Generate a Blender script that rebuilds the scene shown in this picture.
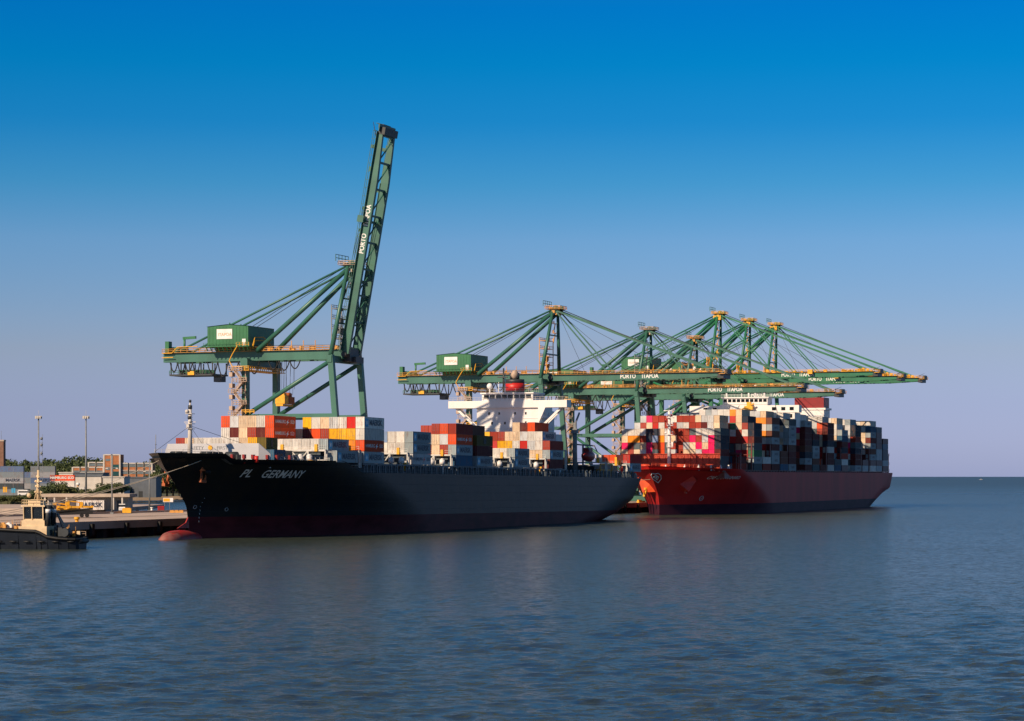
import bpy, math, random
from mathutils import Vector, Matrix
from mathutils.bvhtree import BVHTree
R = math.radians
scene = bpy.context.scene
for o in list(bpy.data.objects): bpy.data.objects.remove(o)
col = scene.collection

# ------------------------------------------------------------------ camera
cam = bpy.data.cameras.new('camera'); camo = bpy.data.objects.new('camera', cam); col.objects.link(camo)
camo.location = (0, 0, 15); camo.rotation_euler = (R(90), 0, 0)
cam.sensor_width = 36; cam.lens = 36*2300/1024; cam.shift_y = 115.5/1024
cam.clip_start = 1; cam.clip_end = 60000
scene.camera = camo
# ------------------------------------------------------------------ sky and sun
SUN_AZ = (-0.68, -0.733); SUN_EL = 32.0
SKY_STR = 0.075; SUN_STR = 5.0
world = bpy.data.worlds.new('World'); scene.world = world; world.use_nodes = True
nt = world.node_tree; nt.nodes.clear()
sky = nt.nodes.new('ShaderNodeTexSky'); sky.sky_type = 'NISHITA'; sky.sun_disc = False
sky.sun_elevation = R(SUN_EL); sky.sun_rotation = math.atan2(SUN_AZ[0], SUN_AZ[1])
sky.altitude = 0; sky.air_density = 1.0; sky.dust_density = 0.3; sky.ozone_density = 2.5
SKYNODES = True
hs = nt.nodes.new('ShaderNodeHueSaturation'); hs.inputs['Saturation'].default_value = 1.25
bg = nt.nodes.new('ShaderNodeBackground'); bg.inputs[1].default_value = SKY_STR
ow = nt.nodes.new('ShaderNodeOutputWorld')
tcw = nt.nodes.new('ShaderNodeTexCoord'); sep = nt.nodes.new('ShaderNodeSeparateXYZ'); rmp = nt.nodes.new('ShaderNodeValToRGB')
nt.links.new(tcw.outputs['Generated'], sep.inputs[0]); nt.links.new(sep.outputs['Z'], rmp.inputs[0])
SKYRAMP = [(0.0,(.53,.64,1.53)),(.03,(.58,.61,1.2)),(.054,(.66,.64,.96)),(.101,(.52,.72,1.03)),(.126,(.23,.69,1.0)),(.151,(.06,.63,1.02)),(.177,(.004,.65,1.03)),(.2,(.002,.6,1.08)),(.26,(.16,.62,1.0)),(.45,(.7,.74,.68))]
for i, (pz, cc) in enumerate(SKYRAMP):
    e = rmp.color_ramp.elements[i] if i < 2 else rmp.color_ramp.elements.new(pz)
    e.position = pz; e.color = (cc[0]/2, cc[1]/2, cc[2]/2, 1)
ml = nt.nodes.new('ShaderNodeMixRGB'); ml.blend_type = 'MULTIPLY'; ml.inputs[0].default_value = 1
nt.links.new(sky.outputs[0], hs.inputs['Color']); nt.links.new(hs.outputs[0], ml.inputs[1]); nt.links.new(rmp.outputs[0], ml.inputs[2])
sc2 = nt.nodes.new('ShaderNodeVectorMath'); sc2.operation = 'SCALE'; sc2.inputs[3].default_value = 2
nt.links.new(ml.outputs[0], sc2.inputs[0]); nt.links.new(sc2.outputs[0], bg.inputs[0]); nt.links.new(bg.outputs[0], ow.inputs[0])
sl = bpy.data.lights.new('sun', 'SUN'); sl.energy = SUN_STR; sl.angle = R(0.5); sl.color = (1, .78, .55)
so = bpy.data.objects.new('sun', sl); col.objects.link(so)
ce = math.cos(R(SUN_EL))
so.rotation_euler = Vector((-SUN_AZ[0]*ce, -SUN_AZ[1]*ce, -math.sin(R(SUN_EL)))).to_track_quat('-Z', 'Y').to_euler()
so.location = (-300, -300, 300)
scene.view_settings.view_transform = 'Standard'; scene.view_settings.look = 'None'
scene.view_settings.exposure = 0.18; scene.view_settings.gamma = 1
scene.render.engine = 'CYCLES'
random.seed(7)

# ------------------------------------------------------------------ the harbour frame: s along the quay (away), v towards the water
SX, SY = -77.3, 548.0
AX, AY = .3665, .9304
PHI = math.atan2(AY, AX)
def hw(s, v, z=0): return Vector((SX + AX*s + AY*v, SY + AY*s - AX*v, z))
def L(s, v, z): return (s, -v, z)

# ------------------------------------------------------------------ helpers
class MB:
    def __init__(self): self.v = []; self.f = []; self.m = []; self.sm = []
    def quad(self, pts, m=0, smooth=False):
        n = len(self.v); self.v += [tuple(p) for p in pts]; self.f.append(tuple(range(n, n+len(pts)))); self.m.append(m); self.sm.append(smooth); return self
    def box(self, x0, x1, y0, y1, z0, z1, m=0):
        if x0 > x1: x0, x1 = x1, x0
        if y0 > y1: y0, y1 = y1, y0
        n = len(self.v)
        self.v += [(x0,y0,z0),(x1,y0,z0),(x1,y1,z0),(x0,y1,z0),(x0,y0,z1),(x1,y0,z1),(x1,y1,z1),(x0,y1,z1)]
        for f in ((3,2,1,0),(4,5,6,7),(0,1,5,4),(1,2,6,5),(2,3,7,6),(3,0,4,7)):
            self.f.append(tuple(n+i for i in f)); self.m.append(m); self.sm.append(False)
        return self
    def bar(self, p, q, w, h=None, m=0, w2=None, h2=None):
        h = h or w; w2 = w2 or w; h2 = h2 or h
        p = Vector(p); q = Vector(q); d = (q-p).normalized()
        up = Vector((0,0,1)) if abs(d.z) < .9 else Vector((1,0,0))
        a = d.cross(up).normalized(); b = a.cross(d).normalized(); n = len(self.v)
        for c, ww, hh in ((p, w, h), (q, w2, h2)):
            for sa, sb in ((-1,-1),(1,-1),(1,1),(-1,1)): self.v.append(tuple(c + a*sa*ww/2 + b*sb*hh/2))
        for f in ((0,1,2,3),(7,6,5,4),(4,5,1,0),(5,6,2,1),(6,7,3,2),(7,4,0,3)):
            self.f.append(tuple(n+i for i in f)); self.m.append(m); self.sm.append(False)
        return self
    def tube(self, p, q, r, r2=None, n=8, m=0, caps=True):
        p = Vector(p); q = Vector(q); r2 = r if r2 is None else r2; d = (q-p).normalized()
        up = Vector((0,0,1)) if abs(d.z) < .9 else Vector((1,0,0))
        a = d.cross(up).normalized(); b = a.cross(d).normalized(); k = len(self.v)
        for c, rr in ((p, r), (q, r2)):
            for i in range(n):
                t = 2*math.pi*i/n; self.v.append(tuple(c + a*rr*math.cos(t) + b*rr*math.sin(t)))
        for i in range(n):
            j = (i+1) % n; self.f.append((k+i, k+j, k+n+j, k+n+i)); self.m.append(m); self.sm.append(True)
        if caps:
            self.f.append(tuple(k+i for i in reversed(range(n)))); self.f.append(tuple(k+n+i for i in range(n))); self.m += [m, m]; self.sm += [False, False]
        return self
    def path(self, pts, r, n=5, m=0):
        for a, b in zip(pts, pts[1:]): self.tube(a, b, r, n=n, m=m, caps=False)
        return self
    def rail(self, pts, h=1.1, r=.05, step=3.0, m=0):
        for a, b in zip(pts, pts[1:]):
            a = Vector(a); b = Vector(b); k = max(1, int((b-a).length/step))
            for hh in (h, h*.5): self.bar(a+Vector((0,0,hh)), b+Vector((0,0,hh)), r*1.6, m=m)
            for i in range(k+1):
                p = a.lerp(b, i/k); self.bar(p, p+Vector((0,0,h)), r*1.6, m=m)
        return self
    def ball(self, c, r, n=8, sx=1, sy=1, sz=1, m=0, zmin=-1):
        k = len(self.v); rings = n//2 + 1; seg = n
        for i in range(rings+1):
            th = math.pi*i/rings; zz = max(math.cos(th), zmin)
            for j in range(seg):
                ph = 2*math.pi*j/seg
                self.v.append((c[0]+r*sx*math.sin(th)*math.cos(ph), c[1]+r*sy*math.sin(th)*math.sin(ph), c[2]+r*sz*zz))
        for i in range(rings):
            for j in range(seg):
                a = k+i*seg+j; b = k+i*seg+(j+1) % seg
                self.f.append((a, a+seg, b+seg, b)); self.m.append(m); self.sm.append(True)
        return self
    def mesh(self, name, mats):
        me = bpy.data.meshes.new(name); me.from_pydata(self.v, [], self.f)
        for mt in (mats if isinstance(mats, (list, tuple)) else [mats]): me.materials.append(mt)
        me.polygons.foreach_set('material_index', self.m); me.polygons.foreach_set('use_smooth', self.sm)
        me.update(); return me
    def cut(self):
        self.cuts = getattr(self, 'cuts', []) + [(len(self.v), len(self.f))]; return self
    def parts(self, name, mats, parent=None):
        # every piece closed with cut() becomes an object of its own
        out = []; v0 = f0 = 0
        for v1, f1 in getattr(self, 'cuts', []):
            if f1 > f0:
                k = MB(); k.v = self.v[v0:v1]; k.f = [tuple(i-v0 for i in f) for f in self.f[f0:f1]]; k.m = self.m[f0:f1]; k.sm = self.sm[f0:f1]
                out.append(k.build(name, mats, parent))
            v0, f0 = v1, f1
        return out
    def build(self, name, mats, parent=None, loc=None):
        o = bpy.data.objects.new(name, self.mesh(name, mats)); col.objects.link(o)
        if parent: o.parent = parent
        if loc is not None: o.location = loc
        return o
def tag(o, label=None, cat=None, group=None, kind=None):
    if label: o['label'] = label
    if cat: o['category'] = cat
    if group: o['group'] = group
    if kind: o['kind'] = kind
    return o
def empty(name, loc, rz=0, label=None, cat=None, group=None, pitch=0):
    o = bpy.data.objects.new(name, None); col.objects.link(o); o.location = loc; o.rotation_euler = (0, pitch, rz)
    return tag(o, label, cat, group)
def children(o): return [c for c in col.objects if c.parent == o]
def copy_tree(o, parent=None):
    c = o.copy(); col.objects.link(c)
    if parent: c.parent = parent
    for ch in list(o.children): copy_tree(ch, c)
    return c
def at(px, y_, Y, z=0):
    return Vector(((px-512)*Y/2300, Y, z))

# ------------------------------------------------------------------ materials
def mat(name, colr, rough=.5, metal=0, var=.25, vs=.4, bump=0, bs=3, streak=0, dirt=None, coat=0, spec=.5):
    m = bpy.data.materials.new(name); m.use_nodes = True; n = m.node_tree; b = n.nodes['Principled BSDF']
    b.inputs['Roughness'].default_value = rough; b.inputs['Metallic'].default_value = metal
    b.inputs['Specular IOR Level'].default_value = spec
    if coat: b.inputs['Coat Weight'].default_value = coat
    tc = n.nodes.new('ShaderNodeTexCoord')
    nz = n.nodes.new('ShaderNodeTexNoise'); nz.inputs['Scale'].default_value = vs; nz.inputs['Detail'].default_value = 6
    mp = n.nodes.new('ShaderNodeMapping'); n.links.new(tc.outputs['Object'], mp.inputs[0]); n.links.new(mp.outputs[0], nz.inputs['Vector'])
    if streak: mp.inputs['Scale'].default_value = (1, 1, streak)
    cr = n.nodes.new('ShaderNodeValToRGB')
    d = dirt or tuple(c*(1-var) for c in colr)
    cr.color_ramp.elements[0].position = .35; cr.color_ramp.elements[0].color = (*d, 1)
    cr.color_ramp.elements[1].position = .62; cr.color_ramp.elements[1].color = (*colr, 1)
    n.links.new(nz.outputs[0], cr.inputs[0]); n.links.new(cr.outputs[0], b.inputs['Base Color'])
    if bump:
        nb = n.nodes.new('ShaderNodeTexNoise'); nb.inputs['Scale'].default_value = bs; nb.inputs['Detail'].default_value = 4
        n.links.new(tc.outputs['Object'], nb.inputs['Vector'])
        bp = n.nodes.new('ShaderNodeBump'); bp.inputs['Strength'].default_value = bump; bp.inputs['Distance'].default_value = .2
        n.links.new(nb.outputs[0], bp.inputs['Height']); n.links.new(bp.outputs[0], b.inputs['Normal'])
    return m
M = {}
M['green'] = mat('crane_green', (.04,.15,.11), .42, vs=.15, var=.3, streak=.3)
M['dgreen'] = mat('house_green', (.02,.15,.055), .45, vs=.2, var=.25)
M['bgreen'] = mat('crane_bright_green', (.022,.17,.085), .42, vs=.15, var=.3, streak=.3)
M['yellow'] = mat('safety_yellow', (.85,.42,.02), .5, vs=1)
M['ochre'] = mat('faded_yellow', (.68,.33,.07), .6, vs=1)
M['peach'] = mat('galvanised_stair', (.5,.36,.27), .6, vs=1)
M['steel'] = mat('grey_steel', (.22,.23,.24), .5, vs=.8)
M['dsteel'] = mat('dark_steel', (.035,.04,.045), .5, vs=.8)
M['bluesteel'] = mat('blue_grey_deck_steel', (.07,.095,.12), .5, vs=.8)
M['black'] = mat('black_rubber', (.012,.012,.013), .6)
M['white'] = mat('white_ship_paint', (.82,.79,.77), .45, vs=.3, var=.1, streak=.2)
M['letter'] = mat('white_lettering', (.8,.8,.78), .5, var=.15)
M['hullletter'] = mat('grey_white_lettering', (.5,.5,.5), .5, var=.25)
M['glass'] = mat('dark_glass', (.01,.015,.02), .08)
M['red'] = mat('bright_red', (.6,.02,.015), .45)
M['lifered'] = mat('lifeboat_red', (.3,.013,.012), .4)
M['rust'] = mat('rust_orange', (.55,.13,.03), .7, vs=1.2, dirt=(.2,.05,.02))
M['concrete'] = mat('concrete', (.55,.43,.36), .85, vs=.12, var=.3, bump=.2)
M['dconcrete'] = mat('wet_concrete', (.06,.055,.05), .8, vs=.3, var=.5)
M['brick'] = mat('orange_brick', (.45,.17,.07), .85, vs=.6, var=.25)
M['wallwhite'] = mat('off_white_wall', (.6,.55,.5), .8, vs=.3, var=.15)
M['wallgreylight'] = mat('pale_grey_paint', (.62,.6,.57), .55, vs=.8)
M['teal'] = mat('teal_panel', (.02,.08,.08), .3)
M['oldbrick'] = mat('old_brown_brick', (.25,.13,.09), .85, vs=.6)
M['pane'] = mat('pane_sky_reflection', (.17,.21,.23), .15)  # bluish-grey reflection of the sky put into the pane colour
M['wallgrey'] = mat('grey_cladding', (.12,.14,.17), .7, vs=.3, var=.2)
M['roofbeige'] = mat('beige_render', (.5,.4,.32), .8, vs=.3, var=.15)
M['lblue'] = mat('light_blue_panel', (.05,.36,.6), .5, var=.1)
M['dblueletter'] = mat('dark_blue_lettering', (.015,.03,.07), .5, var=.1)
M['rope'] = mat('mooring_rope', (.6,.5,.38), .9)
M['hullred_dark'] = mat('boot_top_red', (.12,.016,.02), .5, vs=.15, var=.4, streak=3)
M['bulbred'] = mat('bulb_red', (.45,.014,.016), .5, vs=.5, dirt=(.3,.06,.05))
M['shipred'] = mat('ship_red', (.56,.028,.028), .45, vs=.1, var=.22, streak=.2)
M['bootpurple'] = mat('boot_top_purple', (.075,.02,.035), .55, vs=.15, var=.3, streak=3)
M['deckred'] = mat('deck_red', (.6,.06,.02), .6, vs=.3)
M['maroon'] = mat('maroon_steel', (.16,.025,.022), .5, vs=.4)
M['cream'] = mat('tug_cream', (.75,.56,.34), .5, vs=.6, var=.2)
M['tughull'] = mat('tug_black_blue', (.008,.013,.024), .5, vs=.4, spec=.25)
M['sand'] = mat('sand_bank', (.33,.25,.18), .9, vs=.08, var=.3, bump=.3)
M['land'] = mat('scrub_ground', (.12,.11,.06), .95, vs=.03, dirt=(.05,.07,.025))
M['bark'] = mat('bark', (.09,.065,.045), .9, vs=2)

# hull black with plating strakes
def hullmat():
    m = mat('hull_black', (.010,.0125,.016), .36, vs=.35, streak=.12, dirt=(.02,.017,.015))
    n = m.node_tree; b = n.nodes['Principled BSDF']; tc = n.nodes.new('ShaderNodeTexCoord')
    br = n.nodes.new('ShaderNodeTexBrick'); mp = n.nodes.new('ShaderNodeMapping')
    mp.inputs['Rotation'].default_value = (R(90), 0, 0); n.links.new(tc.outputs['Object'], mp.inputs[0]); n.links.new(mp.outputs[0], br.inputs['Vector'])
    br.inputs['Scale'].default_value = .1; br.inputs['Mortar Size'].default_value = .006; br.inputs['Brick Width'].default_value = 1.1; br.inputs['Row Height'].default_value = .22
    bp = n.nodes.new('ShaderNodeBump'); bp.inputs['Strength'].default_value = .35; bp.inputs['Distance'].default_value = .12; bp.invert = True
    n.links.new(br.outputs['Fac'], bp.inputs['Height'])
    nz = n.nodes.new('ShaderNodeTexNoise'); nz.inputs['Scale'].default_value = .25; n.links.new(tc.outputs['Object'], nz.inputs['Vector'])
    bp2 = n.nodes.new('ShaderNodeBump'); bp2.inputs['Strength'].default_value = .25; bp2.inputs['Distance'].default_value = .15
    n.links.new(nz.outputs[0], bp2.inputs['Height']); n.links.new(bp.outputs[0], bp2.inputs['Normal']); n.links.new(bp2.outputs[0], b.inputs['Normal'])
    return m
M['hullblack'] = hullmat(); M['hullblack'].node_tree.nodes['Principled BSDF'].inputs['Specular IOR Level'].default_value = .14
for q_ in ('shipred','bootpurple','hullred_dark'): M[q_].node_tree.nodes['Principled BSDF'].inputs['Specular IOR Level'].default_value = .08
def leafmat(name, c1, c2):
    m = mat(name, c1, .7, vs=.25, dirt=c2); return m
M['leaf'] = leafmat('tree_leaves', (.075,.10,.03), (.03,.05,.014))
M['leaf2'] = leafmat('olive_leaves', (.12,.13,.035), (.05,.06,.018))
# container paint: colour comes from the object itself
def contmat(name, ribs=False):
    m = bpy.data.materials.new(name); m.use_nodes = True; n = m.node_tree; b = n.nodes['Principled BSDF']
    oi = n.nodes.new('ShaderNodeObjectInfo'); tc = n.nodes.new('ShaderNodeTexCoord')
    ad = n.nodes.new('ShaderNodeVectorMath'); ad.operation = 'ADD'
    sc = n.nodes.new('ShaderNodeVectorMath'); sc.operation = 'SCALE'; sc.inputs[3].default_value = 91
    cmb = n.nodes.new('ShaderNodeCombineXYZ'); n.links.new(oi.outputs['Random'], cmb.inputs[0]); n.links.new(oi.outputs['Random'], cmb.inputs[1])
    n.links.new(cmb.outputs[0], sc.inputs[0]); n.links.new(tc.outputs['Object'], ad.inputs[0]); n.links.new(sc.outputs[0], ad.inputs[1])
    mp = n.nodes.new('ShaderNodeMapping'); mp.inputs['Scale'].default_value = (1, 1, .35); n.links.new(ad.outputs[0], mp.inputs[0])
    nz = n.nodes.new('ShaderNodeTexNoise'); nz.inputs['Scale'].default_value = 1.1; nz.inputs['Detail'].default_value = 8; nz.inputs['Roughness'].default_value = .7
    n.links.new(mp.outputs[0], nz.inputs['Vector'])
    cr = n.nodes.new('ShaderNodeValToRGB'); cr.color_ramp.elements[0].position = .5; cr.color_ramp.elements[0].color = (0,0,0,1)
    cr.color_ramp.elements[1].position = .72; cr.color_ramp.elements[1].color = (1,1,1,1)
    n.links.new(nz.outputs[0], cr.inputs[0])
    mx = n.nodes.new('ShaderNodeMixRGB'); mx.inputs[2].default_value = (.22,.09,.045,1)
    fm = n.nodes.new('ShaderNodeMath'); fm.operation = 'MULTIPLY'; fm.inputs[1].default_value = .65
    n.links.new(cr.outputs[0], fm.inputs[0]); n.links.new(fm.outputs[0], mx.inputs[0]); n.links.new(oi.outputs['Color'], mx.inputs[1])
    hv = n.nodes.new('ShaderNodeHueSaturation'); n.links.new(mx.outputs[0], hv.inputs['Color'])
    mr = n.nodes.new('ShaderNodeMapRange'); mr.inputs[3].default_value = .8; mr.inputs[4].default_value = 1.1
    n.links.new(oi.outputs['Random'], mr.inputs[0]); n.links.new(mr.outputs[0], hv.inputs['Value'])
    n.links.new(hv.outputs[0], b.inputs['Base Color']); b.inputs['Roughness'].default_value = .6; b.inputs['Specular IOR Level'].default_value = .25
    return m
M['cont'] = contmat('container_paint')

# water
def watermat():
    m = bpy.data.materials.new('sea_water'); m.use_nodes = True; n = m.node_tree; b = n.nodes['Principled BSDF']
    b.inputs['Base Color'].default_value = (.042,.055,.046,1); b.inputs['Roughness'].default_value = .24; b.inputs['IOR'].default_value = 1.33
    tc = n.nodes.new('ShaderNodeTexCoord'); last = None
    for sx, sy, k, det in WAVES:
        mp = n.nodes.new('ShaderNodeMapping'); mp.inputs['Scale'].default_value = (sx, sy, 1); mp.inputs['Rotation'].default_value = (0,0,R(8))
        nz = n.nodes.new('ShaderNodeTexNoise'); nz.inputs['Scale'].default_value = 1; nz.inputs['Detail'].default_value = det
        n.links.new(tc.outputs['Object'], mp.inputs[0]); n.links.new(mp.outputs[0], nz.inputs['Vector'])
        sb = n.nodes.new('ShaderNodeVectorMath'); sb.operation = 'SUBTRACT'; sb.inputs[1].default_value = (.5,.5,.5); n.links.new(nz.outputs['Color'], sb.inputs[0])
        mu = n.nodes.new('ShaderNodeVectorMath'); mu.operation = 'MULTIPLY'; mu.inputs[1].default_value = (k*.6, k, 0); n.links.new(sb.outputs[0], mu.inputs[0])
        if last:
            ad = n.nodes.new('ShaderNodeVectorMath'); ad.operation = 'ADD'; n.links.new(mu.outputs[0], ad.inputs[0]); n.links.new(last.outputs[0], ad.inputs[1]); last = ad
        else: last = mu
    ad = n.nodes.new('ShaderNodeVectorMath'); ad.operation = 'ADD'; ad.inputs[1].default_value = (0,0,1); n.links.new(last.outputs[0], ad.inputs[0])
    no = n.nodes.new('ShaderNodeVectorMath'); no.operation = 'NORMALIZE'; n.links.new(ad.outputs[0], no.inputs[0])
    n.links.new(no.outputs[0], b.inputs['Normal'])
    # the small waves the far sea has no geometry for are carried by its roughness
    sy_ = n.nodes.new('ShaderNodeSeparateXYZ'); n.links.new(tc.outputs['Object'], sy_.inputs[0])
    mr = n.nodes.new('ShaderNodeMapRange'); mr.inputs[1].default_value = 300; mr.inputs[2].default_value = 4000; mr.inputs[3].default_value = .22; mr.inputs[4].default_value = .33
    n.links.new(sy_.outputs['Y'], mr.inputs[0]); n.links.new(mr.outputs[0], b.inputs['Roughness'])
    return m
WAVES = ((.012,.03,.12,3), (.8,2.4,1.7,3), (2.6,7,1.5,3))
M['water'] = watermat()

# ------------------------------------------------------------------ lettering
_fc = {}
def text_mesh(txt, size=1.0, shear=0, bold=0, sub=False):
    key = (txt, size, shear, bold, sub)
    if key in _fc: return _fc[key]
    cu = bpy.data.curves.new('lettering', 'FONT'); cu.body = txt; cu.size = size; cu.shear = shear; cu.offset = bold; cu.resolution_u = 3
    cu.align_x = 'CENTER'; cu.align_y = 'CENTER'
    o = bpy.data.objects.new('lettering', cu); col.objects.link(o)
    dg = bpy.context.evaluated_depsgraph_get(); me = bpy.data.meshes.new_from_object(o.evaluated_get(dg))
    bpy.data.objects.remove(o); me.name = 'lettering'
    _fc[key] = me; return me
def map_text(txt, size, fn, mt, parent, name='lettering', shear=0, bold=0, sx=1.0):
    src = text_mesh(txt, size, shear, bold); me = src.copy(); me.materials.clear(); me.materials.append(mt)
    for v in me.vertices: v.co = fn(v.co.x*sx, v.co.y)
    o = bpy.data.objects.new(name, me); col.objects.link(o); o.parent = parent
    return o

# ================================================================== WATER, LAND, PIER
import numpy as np
def wave_sheet():
    rows = []; y = 118.0
    while y < 1250:
        rows.append(y); y += max(.42, (y/118.0)**1.55*.36) if y < 620 else 3.2
    ys = np.array(rows); nc = 440
    u = np.linspace(-1, 1, nc); u = .26*u+.05*u**5                     # denser in the middle, a little wider than the view
    Y, U = np.meshgrid(ys, u, indexing='ij'); X = U*(Y+40)*1.0
    rs = np.random.RandomState(4); Z = np.zeros_like(X); dX = np.zeros_like(X); dY = np.zeros_like(X)
    for i in range(80):
        lam = .8*(4.2/.8)**rs.rand(); k = 2*np.pi/lam; th = np.radians(248+rs.randn()*34)
        slope = WAVE_SLOPE*(.75 if lam > 7 else 1.0)/np.sqrt(80)*np.sqrt(2); a = slope/k
        vis = np.clip((lam*.5-np.gradient(ys)[:, None])/(lam*.25), 0, 1)   # leave out what the rows are too sparse for
        ph = k*(X*np.cos(th)+Y*np.sin(th))+rs.rand()*6.283
        g = .55+.45*np.sin(X*.021*np.cos(i)+Y*.013*np.sin(i*1.7)+i)       # gusts
        Z += a*np.cos(ph)*vis*g; dX -= a*.7*np.sin(ph)*np.cos(th)*vis*g; dY -= a*.7*np.sin(ph)*np.sin(th)*vis*g
    e = np.minimum(np.clip((ys[:, None]-118)/6, 0, 1), np.clip((1250-ys[:, None])/150, 0, 1))*np.clip((.31-np.abs(U))/.02, 0, 1)
    co = np.stack([X+dX*e, Y+dY*e, Z*e], -1).reshape(-1, 3).astype(np.float32)
    nr = len(ys); idx = np.arange(nr*nc).reshape(nr, nc)
    q = np.stack([idx[:-1,:-1], idx[:-1,1:], idx[1:,1:], idx[1:,:-1]], -1).reshape(-1, 4)
    # the calm sea around the sheet
    corners = [X[0,0], X[0,-1], X[-1,0], X[-1,-1]]; base = len(co)
    ex = np.array([(-30000,-2000,0),(30000,-2000,0),(30000,45000,0),(-30000,45000,0)], np.float32); co = np.concatenate([co, ex])
    me = bpy.data.meshes.new('water'); extra = [[base, base+1, int(idx[0,-1]), int(idx[0,0])], [base+1, base+2, int(idx[-1,-1]), int(idx[0,-1])],
        [base+2, base+3, int(idx[-1,0]), int(idx[-1,-1])], [base+3, base, int(idx[0,0]), int(idx[-1,0])]]
    q = np.concatenate([q, np.array(extra)]).astype(np.int32)
    me.vertices.add(len(co)); me.vertices.foreach_set('co', co.ravel()); me.loops.add(q.size); me.loops.foreach_set('vertex_index', q.ravel())
    me.polygons.add(len(q)); me.polygons.foreach_set('loop_start', np.arange(0, q.size, 4, dtype=np.int32)); me.polygons.foreach_set('loop_total', np.full(len(q), 4, np.int32))
    sm = np.ones(len(q), bool); sm[-4:] = False; me.polygons.foreach_set('use_smooth', sm); me.update(calc_edges=True); me.materials.append(M['water'])
    print('WATER', len(co)); o = bpy.data.objects.new('water', me); col.objects.link(o); return o
WAVE_SLOPE = .27
tag(wave_sheet(), kind='structure')
land = MB()
pl = [(-3000,930),(-420,960),(-175,1010),(-196,1180),(-238,1410),(-150,1480),(-60,1600),(-150,4500),(-3000,4500)]
land.quad([(x, y, 2.6) for x, y in pl])
for (a, b_) in zip(pl[:7], pl[1:7]):
    land.quad([(a[0], a[1]-9, -1), (b_[0], b_[1]-9, -1), (b_[0], b_[1], 2.6), (a[0], a[1], 2.6)], 1)
tag(land.build('land', [M['land'], M['sand']]), kind='structure')

PZ = 3.8
pier = empty('quay', hw(250, -56, 0), PHI); tag(pier, kind='structure')
def PQ(s, v, z): return (s-250, -(v+56), z)
p = MB(); a0 = PQ(-170, -24, 0); a1 = PQ(735, -90, 0)
p.box(a0[0], a1[0], a0[1], a1[1], PZ-1.6, PZ)
d = p.build('quay_deck', M['concrete'], pier); 
p = MB()
p.box(a0[0], a1[0], PQ(0,-24.2,0)[1], PQ(0,-24.8,0)[1], PZ+.004, PZ+.28)
p.box(a0[0], a1[0], PQ(0,-89.2,0)[1], PQ(0,-89.8,0)[1], PZ+.004, PZ+.6)
p.build('kerb', M['concrete'], pier)
p = MB()
for vv in (-26.5, -57):
    for dd in (-.08, .08):
        p.box(a0[0], a1[0], PQ(0,vv+dd,0)[1]-.03, PQ(0,vv+dd,0)[1]+.03, PZ+.004, PZ+.05)
p.build('crane_rail', M['dsteel'], pier)
p = MB()
for vv in (-29, -62): p.box(a0[0], a1[0], PQ(0,vv,0)[1]-.12, PQ(0,vv,0)[1]+.12, PZ+.004, PZ+.012)
p.build('painted_line', M['yellow'], pier)
p = MB(); q = MB()
for i in range(0, 110):
    s = -165 + i*8
    p.box(*(lambda A, B: (A[0], B[0], A[1], B[1]))(PQ(s, -25, 0), PQ(s+1.6, -27, 0)), -2, PZ-1.6)
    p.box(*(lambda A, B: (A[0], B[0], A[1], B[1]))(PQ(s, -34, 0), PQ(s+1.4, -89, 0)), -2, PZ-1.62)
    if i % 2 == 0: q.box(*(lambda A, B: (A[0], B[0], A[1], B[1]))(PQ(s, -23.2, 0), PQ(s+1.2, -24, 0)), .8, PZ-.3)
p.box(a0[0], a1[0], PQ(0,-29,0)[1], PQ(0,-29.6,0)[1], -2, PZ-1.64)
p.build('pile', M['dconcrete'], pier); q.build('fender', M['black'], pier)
# the approach deck behind the pier
ab = empty('approach_bridge', (-270, 800, 0)); tag(ab, kind='structure')
b = MB(); b.box(-250, 140, -88, 60, 3.1, 4.4); b.build('bridge_deck', M['concrete'], ab)
b = MB(); b.box(-250, 140, -87.8, -87.3, 4.404, 5.0); b.build('parapet', M['concrete'], ab)
b = MB()
for i in range(40):
    for y in (-85, -60, -30, 0, 30, 57): b.box(-248+i*9.8, -247+i*9.8, y, y+1, -2, 3.1)
b.build('pile', M['dconcrete'], ab)

# mooring bollards and odds and ends on the pier
def bollard():
    r = empty('bollard', (0,0,0))
    b = MB(); b.tube((0,0,0),(0,0,.9),.55,.45,n=12); b.tube((0,0,.9),(0,0,1.5),.75,.8,n=12); b.tube((0,0,1.5),(0,0,1.7),.8,.5,n=12)
    b.box(-.7,.7,-.7,.7,-.0,.1); b.build('bollard_post', M['yellow'], r); return r
proto = None
for i, (s, lb) in enumerate(((-8, 'yellow mooring bollard on the quay edge, left of the bulbous bow'), (-27, 'yellow mooring bollard on the quay edge, nearest the tugboat'),
        (292, 'yellow bollard on the quay between the two ships, nearer the black stern'), (318, 'yellow bollard on the quay between the two ships, nearer the red bow'), (334,'yellow bollard on the quay edge just under the red bow'))):
    o = bollard() if proto is None else copy_tree(proto)
    proto = proto or o
    o.location = hw(s, -25.6, PZ); o.scale = (.85,.85,.85); tag(o, lb, 'bollard', 'mooring bollards along the quay edge')

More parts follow.
